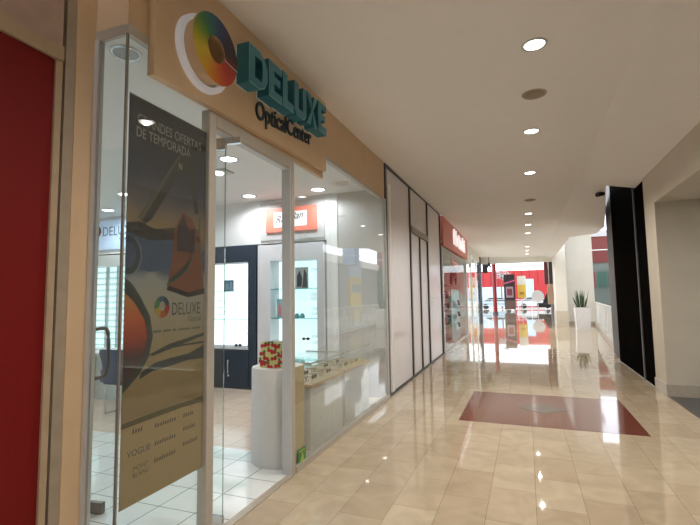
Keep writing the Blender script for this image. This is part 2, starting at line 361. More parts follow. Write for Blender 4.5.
# neighbour's red panel
t = thing('red_hoarding', 'large plain dark red panel filling the shopfront at the left edge', 'panel', FAC, (-.3, 0, 0))
B().box(-.30, -.245, -1.6, 1.475, .0, 2.80, RED).build('panel', t)

# ------------------------------------------------------------------ sign board and sign
t = thing('shop_sign', 'tan fascia sign board with colour wheel, raised teal DELUXE letters and OpticalCenter lettering', 'sign', FAC, (0, 3, 2.9))
B().prism([(1.84, 2.84), (4.28, 2.93), (4.28, 3.70), (1.84, 3.645)], .0, .05, TAN, 'x').build('sign_board', t)
C0 = (2.24, 3.175)
B().annulus((2.24, 3.16), .205, .245, .05, .085, emit_mat('halo_white', (.75, .85, 1), .12)).build('halo_ring', t)
wheel = bpy.data.materials.new('colour_wheel'); wheel.use_nodes = True; n = wheel.node_tree.nodes; l = wheel.node_tree.links
tcn = n.new('ShaderNodeTexCoord'); sp = n.new('ShaderNodeSeparateXYZ'); l.new(tcn.outputs['Object'], sp.inputs[0])
sy = n.new('ShaderNodeMath'); sy.operation = 'SUBTRACT'; sy.inputs[1].default_value = C0[0]-3; l.new(sp.outputs['Y'], sy.inputs[0])
sz = n.new('ShaderNodeMath'); sz.operation = 'SUBTRACT'; sz.inputs[1].default_value = C0[1]-2.9; l.new(sp.outputs['Z'], sz.inputs[0])
at = n.new('ShaderNodeMath'); at.operation = 'ARCTAN2'; l.new(sz.outputs[0], at.inputs[0]); l.new(sy.outputs[0], at.inputs[1])
dv = n.new('ShaderNodeMath'); dv.operation = 'DIVIDE'; dv.inputs[1].default_value = 2*math.pi; l.new(at.outputs[0], dv.inputs[0])
fr = n.new('ShaderNodeMath'); fr.operation = 'FRACT'; l.new(dv.outputs[0], fr.inputs[0])
cr_ = n.new('ShaderNodeValToRGB'); l.new(fr.outputs[0], cr_.inputs[0])
E_ = cr_.color_ramp.elements; E_[0].position = 0; E_[0].color = (.035, .012, .02, 1); E_[1].position = 1; E_[1].color = (.22, .02, .02, 1)
for pz, cc in ((.12, (.02, .018, .05)), (.22, (.015, .05, .16)), (.30, (.01, .13, .16)), (.38, (.03, .22, .05)), (.46, (.22, .30, .02)), (.56, (.62, .48, .02)), (.66, (.62, .34, .02)), (.76, (.60, .13, .012)), (.86, (.50, .035, .012)), (.955, (.40, .02, .015)), (.965, (.035, .012, .02))):
    e = E_.new(pz); e.color = cc+(1,)
l.new(cr_.outputs[0], n['Principled BSDF'].inputs['Base Color']); n['Principled BSDF'].inputs['Roughness'].default_value = .45
MT['colour_wheel'] = wheel
dd = B().annulus(C0, .086, .225, .155, .17, wheel, side=TAN); dd.build('colour_wheel_disc', t)
B().annulus((2.24, 3.175), .13, .20, .05, .155, TAN).build('disc_spacer', t)
sl = M('white_line', (.75, .75, .72), .5)
B().flat([(2.322, 3.165), (2.328, 3.165), (2.335, 3.150), (2.470, 3.135), (2.470, 3.128), (2.330, 3.143)], .1712, sl).build('slit', t)
TEAL = M('teal_letter_side', (.025, .17, .23), .45); TEALF = M('teal_letter_face', (.03, .21, .28), .4); RIM = M('pale_teal_rim', (.14, .38, .45), .4)
lx = [2.62, 2.90, 3.125, 3.33, 3.575, 3.83]; wd = [.255, .21, .19, .235, .235, .20]
def letter(ch, w, h):
    k = .065; q = .06
    if ch == 'D': return [[(0, 0), (w*.55, 0), (w*.85, h*.12), (w, h*.35), (w, h*.65), (w*.85, h*.88), (w*.55, h), (0, h)]], [(k, q), (w*.5, q), (w*.68, h*.2), (w-k, h*.38), (w-k, h*.62), (w*.68, h*.8), (w*.5, h-q), (k, h-q)]
    if ch == 'E': return [[(0, 0), (w, 0), (w, q), (k, q), (k, h*.42), (w*.85, h*.42), (w*.85, h*.42+q), (k, h*.42+q), (k, h-q), (w, h-q), (w, h), (0, h)]], None
    if ch == 'L': return [[(0, 0), (w, 0), (w, q), (k, q), (k, h), (0, h)]], None
    if ch == 'U': return [[(w*.2, 0), (w*.8, 0), (w, h*.16), (w, h), (w-k, h), (w-k, h*.2), (w*.72, q), (w*.28, q), (k, h*.2), (k, h), (0, h), (0, h*.16)]], None
    if ch == 'X': return [[(0, 0), (k*1.1, 0), (w*.5, h*.40), (w-k*1.1, 0), (w, 0), (w*.60, h*.5), (w, h), (w-k*1.1, h), (w*.5, h*.60), (k*1.1, h), (0, h), (w*.40, h*.5)]], None
def shape_mesh(bb, outer, hole, x0, x1, mat, side):
    # fills an outline with an optional hole, extruded x0..x1
    if hole is None:
        n_ = len(outer); from mathutils.geometry import tessellate_polygon
        tri = tessellate_polygon([[Vector((p[0], p[1], 0)) for p in outer]])
        v = [(x1, p[0], p[1]) for p in outer]+[(x0, p[0], p[1]) for p in outer]
        fs_ = []
        for tr_ in tri:
            A, B_, C_ = (outer[i] for i in tr_); ar = (B_[0]-A[0])*(C_[1]-A[1])-(C_[0]-A[0])*(B_[1]-A[1])
            fs_.append(tr_ if ar > 0 else tr_[::-1])
        bb.poly(v, fs_+[tuple(n_+i for i in f[::-1]) for f in fs_], mat)
        bb.poly(v, [(i+n_, (i+1) % n_+n_, (i+1) % n_, i) for i in range(n_)], side)
    else:
        n_ = len(outer); v = [(x, p[0], p[1]) for x in (x1, x0) for lp in (outer, hole) for p in lp]
        bb.poly(v, [(i, (i+1) % n_, n_+(i+1) % n_, n_+i) for i in range(n_)], mat)
        bb.poly(v, [(2*n_+i, 2*n_+(i+1) % n_, (i+1) % n_, i) for i in range(n_)]+[(n_+i, n_+(i+1) % n_, 3*n_+(i+1) % n_, 3*n_+i) for i in range(n_)], side)
for ch, s0, w in zip('DELUXE', lx, wd):
    base = 3.145+.062*(s0-2.65); h_ = .305
    (outr,), hole = letter(ch, w, h_)
    outr = [(s0+x, base+y) for x, y in outr]; hole = [(s0+x, base+y) for x, y in hole] if hole else None
    bb = B(); shape_mesh(bb, outr, hole, .055, .165, RIM, TEAL)
    # recessed-colour face inside a pale rim: scale outline slightly
    bb2 = B()
    L_ = B(); shape_mesh(bb, outr, hole, .05, .056, MT['halo_white'], MT['halo_white'])
    k_ = .010
    (o2,), h2 = letter(ch, w-2*k_, h_-2*k_)
    o2 = [(s0+k_+x*1.0, base+k_+y) for x, y in o2]; h2 = [(s0+k_+x, base+k_+y) for x, y in h2] if h2 else None
    o = bb.build('raised_letter', t)
    f2 = B(); shape_mesh(f2, o2, h2, .165, .168, TEALF, TEALF); f2.build('letter_face', o)
B().text('OpticalCenter', (.05, 2.875, 2.985), .215, M('dark_blue_lettering', (.02, .035, .05), .5), .012, sx=.80, bold=.003, rise=.085).build('small_lettering', t)

# ------------------------------------------------------------------ poster
pm = bpy.data.materials.new('poster_print'); pm.use_nodes = True; n = pm.node_tree.nodes; l = pm.node_tree.links
tcn = n.new('ShaderNodeTexCoord'); sp = n.new('ShaderNodeSeparateXYZ'); l.new(tcn.outputs['Object'], sp.inputs[0])
nn = n.new('ShaderNodeTexNoise'); nn.inputs['Scale'].default_value = 5; nn.inputs['Detail'].default_value = 5; l.new(tcn.outputs['Object'], nn.inputs['Vector'])
ad = n.new('ShaderNodeMath'); ad.operation = 'MULTIPLY_ADD'; ad.inputs[1].default_value = .22; l.new(nn.outputs['Fac'], ad.inputs[0]); l.new(sp.outputs['Z'], ad.inputs[2])
mr = n.new('ShaderNodeMapRange'); mr.inputs['From Min'].default_value = .61; mr.inputs['From Max'].default_value = 2.81; l.new(ad.outputs[0], mr.inputs['Value'])
cr_ = n.new('ShaderNodeValToRGB'); l.new(mr.outputs[0], cr_.inputs[0]); E_ = cr_.color_ramp.elements
E_[0].position = 0; E_[0].color = (.28, .20, .10, 1); E_[1].position = 1; E_[1].color = (.007, .009, .015, 1)
for pz, cc in ((.17, (.29, .205, .105)), (.20, (.18, .125, .06)), (.33, (.24, .17, .08)), (.45, (.25, .21, .15)), (.53, (.22, .215, .20)), (.56, (.055, .065, .10)), (.62, (.05, .07, .12)), (.67, (.20, .13, .06)), (.74, (.09, .075, .08)), (.80, (.020, .026, .045)), (.88, (.009, .011, .019))):
    e = E_.new(pz); e.color = cc+(1,)
l.new(cr_.outputs[0], n['Principled BSDF'].inputs['Base Color']); n['Principled BSDF'].inputs['Roughness'].default_value = .6
MT['poster_print'] = pm
P = thing('poster', 'tall hanging sale poster with giant sunglasses on sand, behind the glass left of the doorway', 'poster', FAC, (-.032, 2.08, 0))
pb = B(); pb.box(-.034, -.030, 1.76, 2.405, .485, 2.70, pm)
X = -.0296
DK = .62
pc = lambda nm, c: M('print_'+nm, tuple(q*(DK if 'text' not in nm and 'gold' not in nm else 1) for q in c), .6, var=.12, nscale=25)
pb.flat([(1.76, 1.98), (1.85, 2.00), (1.96, 1.97), (2.11, 2.0), (2.3, 1.98), (2.32, 1.93), (2.11, 1.925), (1.92, 1.90), (1.76, 1.93)], X, pc('brown', (.045, .035, .03)))
pb.flat([(1.76, 1.93), (2.11, 1.925), (2.12, 1.75), (1.92, 1.72), (1.76, 1.76)], X-.0001, pc('blue', (.07, .10, .17)))
pb.flat([(2.12, 2.0), (2.19, 2.11), (2.27, 2.08), (2.35, 1.98), (2.40, 1.60), (2.25, 1.575), (2.06, 1.62), (2.10, 1.8)], X+.0001, pc('rust', (.22, .07, .03)))
pb.flat([(2.14, 2.00), (2.20, 2.10), (2.24, 2.0), (2.30, 2.02), (2.31, 1.86), (2.14, 1.86)], X+.0002, pc('plum', (.06, .035, .045)))
pb.flat([(2.06, 1.62), (2.25, 1.575), (2.405, 1.60), (2.405, 1.64), (2.25, 1.605), (2.08, 1.645)], X+.0003, pc('darkline', (.03, .02, .018)))
arc = [(2.36, 2.12), (2.35, 1.98), (2.31, 1.85), (2.24, 1.75), (2.15, 1.69), (2.07, 1.665)]
pb.flat([(a_, z) for a_, z in arc]+[(a_-.018, z-.016) for a_, z in arc[::-1]], X+.0004, pc('rimgreen', (.09, .13, .09)))
pb.flat([(2.146, 2.465), (2.205, 2.47), (2.26, 2.45), (2.31, 2.32), (2.335, 2.12), (2.30, 2.12), (2.25, 2.30), (2.19, 2.40), (1.93, 2.02), (1.885, 1.99), (1.835, 2.02)], X+.0003, pc('olive', (.032, .032, .026)))
pb.flat([(2.146, 2.465), (2.165, 2.468), (1.865, 2.005), (1.84, 2.02)], X+.0005, pc('olive_light', (.12, .11, .07)))
pb.flat([(2.135, 2.43), (2.18, 2.445), (2.18, 2.37), (2.135, 2.355)], X+.0006, pc('olive2', (.05, .045, .03)))
pb.text('N', (X+.0008, 2.145, 2.375), .06, pc('gold', (.45, .38, .22)), sx=.7)
# round loop of the bridge
lo = circ((1.775, 1.805), .085, 20, -100, 100, .105); li = circ((1.775, 1.805), .052, 20, -100, 100, .07)
pb.flat(lo+li[::-1], X+.0006, pc('loop', (.045, .055, .065)))
lo = circ((1.775, 1.805), .092, 20, -100, 60, .112); li = circ((1.775, 1.805), .083, 20, -100, 60, .103)
pb.flat(lo+li[::-1], X+.0005, pc('looplight', (.22, .25, .30)))
fr_ = [(1.76, 1.68), (1.80, 1.655), (1.861, 1.586), (1.937, 1.472), (1.962, 1.357), (1.936, 1.247), (1.874, 1.162), (1.76, 1.075)]
pb.flat(fr_, X+.0003, pc('frame', (.05, .055, .045)))
LZ = bpy.data.materials.new('print_lens'); LZ.use_nodes = True; n = LZ.node_tree.nodes; l = LZ.node_tree.links
tcn = n.new('ShaderNodeTexCoord'); sp = n.new('ShaderNodeSeparateXYZ'); l.new(tcn.outputs['Object'], sp.inputs[0])
mr = n.new('ShaderNodeMapRange'); mr.inputs['From Min'].default_value = 1.1; mr.inputs['From Max'].default_value = 1.61; l.new(sp.outputs['Z'], mr.inputs['Value'])
cr_ = n.new('ShaderNodeValToRGB'); l.new(mr.outputs[0], cr_.inputs[0]); E_ = cr_.color_ramp.elements
E_[0].color = (.035, .02, .018, 1); E_[1].color = (.34, .16, .03, 1)
for pz, cc in ((.3, (.05, .02, .02)), (.45, (.22, .03, .015)), (.7, (.36, .07, .015))):
    e = E_.new(pz); e.color = cc+(1,)
l.new(cr_.outputs[0], n['Principled BSDF'].inputs['Base Color']); n['Principled BSDF'].inputs['Roughness'].default_value = .6
pb.flat([(1.76, 1.60), (1.82, 1.553), (1.895, 1.457), (1.922, 1.36), (1.898, 1.267), (1.85, 1.187), (1.76, 1.115)], X+.0005, LZ)
pb.flat([(1.935, 1.255), (2.089, 1.300), (2.405, 1.345), (2.405, 1.325), (2.2, 1.288), (2.405, 1.290), (2.405, 1.277), (2.13, 1.275), (1.96, 1.245)], X+.0001, pc('shade', (.05, .05, .045)))
pb.flat([(1.88, 1.165), (1.98, 1.205), (2.08, 1.215), (2.264, 1.225), (2.405, 1.265), (2.405, 1.18), (2.25, 1.185), (2.1, 1.17), (1.96, 1.16), (1.87, 1.13)], X+.0001, pc('shade', (.05, .05, .045)))
pb.flat([(1.76, .92), (2.0, .93), (2.405, .935), (2.405, .89), (2.38, .90), (2.2, .905), (2.0, .90), (1.76, .893)], X+.0001, pc('rope', (.10, .09, .035)))
cols = [(.03, .04, .09), (.03, .10, .16), (.06, .20, .06), (.45, .32, .04), (.45, .12, .02), (.38, .03, .03)]
for k, c_ in enumerate(cols):
    o_ = circ((2.028, 1.52), .060, 8, 10+60*k, 70+60*k, .064); i_ = circ((2.03, 1.525), .024, 8, 10+60*k, 70+60*k, .028)
    pb.flat(o_+i_[::-1], X+.0002, pc('wheel%d' % k, c_))
INK = pc('ink', (.04, .065, .075))
pb.text('DELUXE', (X+.0003, 2.105, 1.47), .108, INK, sx=.66); pb.text('Optical', (X+.0003, 2.25, 1.425), .052, INK, sx=.80)
for j in range(26):
    if j not in (4, 9, 12, 20): pb.flat([(1.965+.0155*j, 1.374), (1.975+.0155*j, 1.374), (1.975+.0155*j, 1.388), (1.965+.0155*j, 1.386)], X+.0003, INK)
LTX = pc('light_text', (.30, .27, .23))
pb.text('GRANDES OFERTAS', (X+.0003, 1.812, 2.552), .083, LTX, sx=.735); pb.text('DE TEMPORADA', (X+.0003, 1.806, 2.475), .083, LTX, sx=.72)
pb.text('VOGUE', (X+.0003, 1.80, .735), .048, INK, sx=1.0)
for q, z, tx, sz_ in ((1.84, .655, 'MONT', .036), (1.84, .62, 'BLANC', .036)):
    pb.text(tx, (X+.0003, q, z), sz_, pc('ink2', (.12, .08, .05)))
for q, z, n_ in ((1.83, .85, 4), (1.99, .84, 9), (2.22, .84, 5), (1.99, .742, 9), (1.99, .65, 9), (2.22, .67, 7), (2.22, .76, 6)):
    for j in range(n_): pb.flat([(q+.019*j, z), (q+.012+.019*j, z+.003), (q+.014+.019*j, z+.022+.01*(j % 3 == 0)), (q+.003+.019*j, z+.02)], X+.0003, pc('ink2', (.12, .08, .05)))
pb.v = [(x+.016, 1.738+(y-1.76)*.988, z-.004) for x, y, z in pb.v]
pp = pb.build('printed_sheet', P)
B().tube([(-.020, 1.74, 2.70), (-.020, 2.372, 2.70)], .005, METAL, 6).build('top_rail', P)

# ------------------------------------------------------------------ white hoarding (next unit)
HW = M('hoarding_white', (.75, .735, .77), .22, var=.02, nscale=4)
t = thing('shop_hoarding', 'tall white hoarding with black frame and double doors beside the optician', 'hoarding', FAC, (0, 9.5, 0))
for a_, b2, z0, z1 in ((6.80, 8.50, .04, 3.8), (8.58, 10.32, 2.98, 3.85), (10.42, 12.20, .04, 3.9)):
    B().box(-.03, -.01, a_, b2, z0, z1-.04, HW).build('white_panel', t)
for a_, b2 in ((8.60, 9.42), (9.50, 10.30)):
    q = B().box(-.03, -.012, a_, b2, .04, 2.86, HW).build('door_panel', t)
fb = B()
for a_, z1 in ((6.75, 3.74), (8.50, 3.79), (10.32, 3.83), (12.20, 3.88)): fb.box(-.05, .012, a_, a_+.09, 0, z1, BLACKF)
fb.box(-.05, .010, 9.42, 9.50, 0, 2.9, BLACKF)
fb.prism([(6.75, 3.70), (12.29, 3.84), (12.29, 3.89), (6.75, 3.75)], -.05, .012, BLACKF, 'x')
fb.box(-.05, .008, 6.75, 12.2, 0, .035, BLACKF)
fb.build('black_frame', t)
B().box(-.05, .03, 8.55, 10.35, 2.85, 2.98, M('transom_grey', (.24, .22, .20), .45)).build('transom', t)
HI = M('faint_print', (.45, .42, .43), .3)
for n_, y_, z_ in ((2, 7.15, 3.1), (2, 7.15, 2.88), (5, 7.2, .85), (4, 10.7, 1.45)):
    q = B()
    for j in range(n_): q.flat([(y_+.14*j, z_), (y_+.14*j+.10, z_+.01), (y_+.14*j+.12, z_+.11), (y_+.14*j+.03, z_+.10)], -.0098, HI)
    q.build('faint_mark', t)
S(B().box(-.5, -.06, 6.9, 12.3, 0, 4, WALLR), 'wall_hoarding', FAC)

# ------------------------------------------------------------------ coral-signed shop
S(B().box(-4, -.1, 12.32, 12.45, 0, 4, WALLW).box(-4, -.0, 19.2, 20.6, 3.02, 4, WALLW).box(-4.2, -4.0, 12.3, 20.8, 0, 4, M('store_back', (.40, .34, .28), .6)).box(-4, -.02, 19.0, 19.1, 0, 3, WALLW).box(-4, -.0, 12.45, 19.2, 3.1, 3.14, WALLW), 'wall_store', FAC)
S(B().box(-4, -.1, 12.45, 19.2, 3.31, 3.4, SHOPC), 'ceiling_store', FAC)
S(B().box(-4, -.02, 12.45, 30, -.1, .004, M('store_floor', (.5, .46, .40), .12)), 'floor_store', FAC)
t = thing('store_sign', 'coral red fascia sign with white lettering past the white hoarding', 'sign', FAC, (0, 16, 3.5))
B().prism([(12.5, 3.0), (19.1, 3.12), (19.1, 3.95), (12.5, 3.85)], -.1, .05, M('coral_red_board', (.68, .21, .16), .5), 'x').build('sign_board', t)
for i, (ch, x0) in enumerate(zip('fbitabi', (14.6, 15.15, 15.9, 16.15, 16.55, 17.1, 17.65))):
    if ch: B().text(ch, (.052, x0, 3.28), .72, M('white_sign_letters', (.85, .82, .80), .5, emit=(1, .95, .95), estr=.6), .05, bold=.015).build('letter', t)  # letters given a slight glow to make up for weak light
t = thing('store_window', 'clear shop window with white end post under the coral sign', 'shop window', FAC, (0, 15.7, 0))
for a_, b2 in ((12.5, 14.6), (14.62, 16.8), (16.82, 18.5)): B().box(-.012, 0, a_, b2, .04, 2.93, GLC).build('glass_pane', t)
B().box(-.06, .05, 18.5, 18.66, 0, 2.98, WHITEP).build('white_post', t)
B().box(-.03, .03, 12.3, 12.42, 0, 2.95, METALW).build('grey_post', t)
B().box(-.03, .01, 12.42, 18.5, 2.93, 2.98, METALW).box(-.03, .01, 12.42, 18.5, 0, .04, METALW).build('frame', t)
t = thing('hanging_sign', 'small red hanging sign inside the window under the coral fascia', 'sign', FAC, (-.4, 15.4, 2.6))
B().box(-.15, -.12, 15.4, 17.2, 2.66, 2.90, M('bright_red', (.60, .02, .03), .4)).build('sign_panel', t)
B().box(-.119, -.112, 15.5, 17.1, 2.76, 2.79, WHITEP).build('white_stripe', t)
for y in (15.6, 17.0): B().tube([(-.135, y, 2.90), (-.135, y, 3.1)], .008, METAL).build('hanger', t)
t = thing('product_display', 'tall teal display panel with small shelves in the window of coral-signed shop', 'display', FAC, (-.2, 16.8, 0))
TQ = M('teal_panel', (.28, .46, .50), .35)
B().box(-.235, -.205, 15.6, 17.9, .05, 1.82, TQ).build('panel', t); B().box(-.30, -.14, 15.6, 17.9, 0, .05, METAL).build('base', t)
for z in (.40, .80, 1.22): B().box(-.205, -.07, 16.0, 17.6, z, z+.02, METALW).build('shelf', t)
SHOE = M('dark_shoe', (.05, .045, .06), .4); SHW = M('white_shoe', (.7, .68, .7), .4)
def shoe(x, y, z, m, lb):
    prof = [(0, 0), (.26, 0), (.27, .03), (.2, .06), (.12, .09), (.08, .12), (0, .12), (-.02, .05)]
    b3 = B().prism([(y+px*1.1, z+pz*1.5) for px, pz in prof], x-.045, x+.045, m, 'x'); o = b3.build('shoe', None, FAC, (x, y, z)); tag(o, lb, 'shoe')
for z, q in ((.42, 'lowest'), (.82, 'middle'), (1.24, 'top')):
    shoe(-.135, 16.15, z, SHW, 'pale shoe at the near end of %s shelf on the teal display panel' % q)
    shoe(-.135, 16.9, z, SHOE, 'dark shoe at the far end of %s shelf on the teal display panel' % q)
t = thing('mannequin_torso', 'dark draped torso form hanging above the teal display panel', 'mannequin', FAC, (-.2, 16, 2.0))
b3 = B().tube([(-.2, 16.9, 2.60), (-.2, 16.7, 2.50), (-.2, 16.3, 2.35), (-.2, 15.9, 2.18), (-.2, 15.6, 2.0)], [.04, .10, .13, .08, .03], M('black_cloth', (.02, .02, .022), .7), 10)
b3.tube([(-.2, 16.7, 2.50), (-.2, 16.9, 2.3), (-.2, 17.0, 2.0)], [.08, .06, .02], MT['black_cloth'], 8).build('torso', t)
B().tube([(-.2, 16.8, 2.6), (-.2, 16.8, 3.1)], .006, METAL).build('hanger', t)
SHC = [('black', (.05, .05, .06)), ('red', (.5, .10, .08)), ('pale grey', (.6, .6, .6)), ('blue', (.15, .25, .35))]
for k, (s0, nm) in enumerate(((14.2, 'near'), (17.0, 'far'))):
    t = thing('display_shelving', 'wooden shelving of boxed goods at the %s end of the coral-signed shop' % nm, 'shelving', FAC, (-.75, s0+.8, 0))
    for z in (.5, 1.0, 1.5, 2.0): B().box(-.95, -.55, s0, s0+1.8, z, z+.04, M('pale_wood', (.45, .33, .22), .5)).build('shelf', t)
    B().box(-1.0, -.95, s0, s0+1.8, 0, 2.3, SHOPG).build('back_panel', t)
    for si, (z, sn) in enumerate(((.541, 'low'), (1.041, 'middle'), (1.541, 'high'))):
        for j in range(4):
            cn, cc = SHC[(j+si+k) % 4]; y = s0+.1+.42*j
            o = B().box(-.85, -.65, y, y+.28, z, z+.2+.05*(j % 2), M('goods_'+cn.replace(' ', '_'), cc, .6), .02).build('merchandise_box', None, FAC, (-.75, y, z))
            tag(o, '%s box, %s shelf of the wooden shelving, %s end of coral-signed shop' % (cn, sn, nm), 'box', 'boxes on the %s wooden shelving' % nm)
# glass front past it, dark portal, red column
t = thing('glass_partition', 'glazed front with slim white mullions between the white post and dark portal', 'shop window', FAC, (0, 22, 0))
for a_, b2 in ((19.2, 21), (21.06, 23.6), (23.66, 26.3)): B().box(-.012, 0, a_, b2, .04, 3.5, GLD).build('glass_pane', t)
for a_ in (21.0, 23.6): B().box(-.05, .03, a_, a_+.06, 0, 3.5, WHITEP).build('mullion', t)
S(B().box(-.2, 0, 20.6, 26.6, 3.5, 4, WALLW), 'wall_left_far', FAC)
S(B().box(-.15, .05, 26.3, 26.9, 0, 3.95, M('slate_grey_column', (.06, .07, .085), .4)).box(-.15, .05, 26.9, 30, 3.7, 3.95, MT['slate_grey_column']), 'wall_portal', FAC)
t = thing('red_column', 'slim red round column beyond the dark portal at the corridor end', 'column', WLD, (-2.55, 40.8, 0))
B().lathe(-2.55, 40.8, [(.17, .15), (.17, 5.2)], M('red_column_paint', (.34, .02, .025), .35), 20).build('shaft', t)
B().lathe(-2.55, 40.8, [(.24, 0), (.24, .15), (.18, .17)], MT['slate_grey_column'], 20).build('base', t)
t = thing('loudspeaker', 'small black wall speaker hanging under the dark portal', 'speaker', FAC, (.2, 27.6, 3.2))
B().box(.06, .36, 27.5, 27.8, 2.95, 3.5, M('black_plastic', (.015, .015, .02), .5), .03).build('cabinet', t); B().box(.15, .25, 27.6, 27.7, 3.5, 3.72, BLACKF).build('bracket', t)
t = thing('twin_spotlight', 'dark V-shaped twin spotlight hanging from the ceiling beam at far end', 'lamp', WLD, (-1.9, 26.3, 3.3))
B().tube([(-1.9, 26.3, 3.45), (-1.98, 26.3, 3.2)], .05, BLACKF).build('spot_head', t); B().tube([(-1.9, 26.3, 3.45), (-1.82, 26.3, 3.2)], .05, BLACKF).build('spot_head', t)
B().tube([(-1.9, 26.3, 3.45), (-1.9, 26.3, 3.78)], .02, BLACKF).build('stem', t)

# ------------------------------------------------------------------ lamps
def spot(name, loc, frame, w, size, blend, col, rad=.06):
    ld = bpy.data.lights.new(name, 'SPOT'); ld.energy = w; ld.spot_size = math.radians(size); ld.spot_blend = blend; ld.color = col; ld.shadow_soft_size = rad
    o = bpy.data.objects.new(name, ld); COL.objects.link(o); return o
def downlight(frame, x, y, z, mat, label, group, w, col, r=.085, size=150, name='ceiling_downlight', ring=None):
    t = thing(name, label, 'ceiling light', frame, (x, y, z), group)
    n_ = 24; b = B(); vs = []
    for rr, zz in ((r*1.28, z), (r*1.25, z-.008), (r, z-.008), (r*.98, z-.001)):
        vs += [(x+rr*math.cos(2*math.pi*k/n_), y+rr*math.sin(2*math.pi*k/n_), zz) for k in range(n_)]
    b.poly(vs, [(i*n_+k, (i+1)*n_+k, (i+1)*n_+(k+1) % n_, i*n_+(k+1) % n_) for i in range(3) for k in range(n_)], ring or METALW, True).build('trim_ring', t)
    B().lathe(x, y, [(r*.98, z-.004), (r*.98, z-.001)], mat, n_).build('lamp', t)
    if w:
        o = spot('downlight_beam', None, frame, w, size, .6, col, .03); o.parent = t; o.location = (0, 0, -.012)
    return t
WARM = (1, .92, .82)
ys = [4.0, 6.17, 8.30, 12.48, 14.43, 16.40, 20.9, 22.75, 24.7]
ordn = ['nearest', 'second', 'third', 'fourth', 'fifth', 'sixth', 'seventh', 'eighth', 'farthest']
for y, q in zip(ys, ordn):
    downlight(WLD, .165-.001*y, y, 3.719, LAMPON, 'lit round ceiling downlight, %s in the row along the corridor' % q, 'corridor downlights', MALL_W, WARM)
for y, q in ((1.9, 'overhead just ahead of'), (-.3, 'just behind'), (-2.5, 'farthest behind')): downlight(WLD, .17, y, 3.715, LAMPON, 'lit round ceiling downlight %s the viewpoint' % q, 'corridor downlights behind', MALL_W*.8, WARM)
for y, lb in ((5.02, 'flat tan ceiling speaker disc between the two nearest corridor downlights'), (10.7, 'flat tan ceiling disc halfway along the corridor ceiling')):
    t = thing('ceiling_speaker', lb, 'ceiling speaker', WLD, (.175, y, 3.719))
    B().lathe(.175, y, [(.06, 3.702), (.10, 3.704), (.115, 3.719)], M('speaker_grille', (.30, .24, .17), .6), 24).build('grille', t)
    B().annulus((0, 0), .115, .13, 0, .01, METALW) if 0 else B().lathe(.175, y, [(.125, 3.712), (.13, 3.719)], M('speaker_rim', (.42, .35, .27), .6), 24).build('rim', t)
COOL = (.90, .96, 1)
for x, y, lb in ((-1.35, 4.46, 'lit shop downlight seen just inside the open doorway top'), (-2.23, 6.24, 'lit shop downlight above the dark display cabinet'), (-.98, 6.30, 'lit shop downlight above the red framed sign'), (-5.31, 6.13, 'lit shop downlight before the blue-white wall sign'), (-3.98, 5.31, 'lit shop downlight seen at the glass corner edge'),
                 (-3.6, 3.3, 'added hidden shop downlight deeper inside behind the poster, front one'), (-5.6, 3.6, 'added unseen shop downlight at the back left of the shop'), (-2.4, 2.2, 'added unseen shop downlight over the open glass door')):  # this row: hidden lamps added only to light the shop
    downlight(FAC, x, y, 3.299, LAMPS, lb, None, SHOP_W, COOL, .10, 165, 'shop_downlight')
downlight(FAC, -.58, 2.21, 3.299, LAMPOFF, 'large unlit ceiling downlight with bright ring at the glass corner', None, 0, COOL, .085, name='shop_downlight', ring=CHROME)
downlight(FAC, -.49, 6.10, 3.299, LAMPOFF, 'unlit tan-rimmed ceiling downlight above the low display cases', None, 0, COOL, .12, name='shop_downlight', ring=TAN)
for x, y, lb in ((-.6, 14, 'near'), (-.6, 17.6, 'far')):  # lamps added to brighten the shop interior
    downlight(FAC, x, y, 3.3, LAMPS, 'added lit ceiling downlight at the %s end inside the coral-signed shop' % lb, None, STORE_W*.4, COOL, .12, 165, 'store_fill_downlight')
t = thing('square_downlight', 'tilted spot in a dark square ceiling frame near the doorway top', 'ceiling light', FAC, (-1.82, 4.87, 3.299))
B().box(-2.0, -1.64, 4.75, 4.99, 3.285, 3.299, SHOPG).build('square_frame', t); B().lathe(-1.82, 4.87, [(.07, 3.27), (.075, 3.29)], LAMPS, 16).build('lamp', t)

# ------------------------------------------------------------------ optician interior: end wall units
def lit_case(name, label, x0, x1, op, body, z1=2.52, shelves=(), bottom=True, frame_d=.035, litmat=LIT):
    """cabinet with a lit recess op=(ox0,ox1,oz0,oz1); front plane y=6.62"""
    ox0, ox1, oz0, oz1 = op; t = thing(name, label, 'display cabinet', FAC, ((x0+x1)/2, 6.8, 0))
    b = B(); b.box(x0, ox0, 6.62, 6.97, 0, z1, body); b.box(ox1, x1, 6.62, 6.97, 0, z1, body); b.box(ox0, ox1, 6.62, 6.97, oz1, z1, body); b.box(ox0, ox1, 6.62, 6.97, 0, oz0, body)
    b.build('body', t)
    B().box(ox0, ox1, 6.93, 6.965, oz0, oz1, litmat).build('lit_back', t)
    for z in shelves: B().box(ox0, ox1, 6.65, 6.93, z, z+.014, GLS).build('glass_shelf', t)
    return t
t = lit_case('dark_display_cabinet', 'tall dark navy display cabinet with bright lit shelves against the shop end wall', -3.60, -2.33, (-3.45, -2.50, .72, 2.22), DARKC, shelves=(1.70, 1.20))
B().box(-3.3, -2.48, 6.605, 6.62, .06, .66, DARKC).build('lower_door', t)
h_ = B().tube([(-2.885, 6.58, .27), (-2.885, 6.58, .50)], .008, METALW); h_.tube([(-2.885, 6.58, .29), (-2.885, 6.61, .29)], .006, METALW); h_.tube([(-2.885, 6.58, .48), (-2.885, 6.61, .48)], .006, METALW).build('handle', t)
B().lathe(-2.885, 6.597, [(.015, .215), (.015, .245)], METALW, 10).build('knob', t)
B().box(-3.29, -2.49, 6.60, 6.625, .685, .72, METALW).build('sill', t)
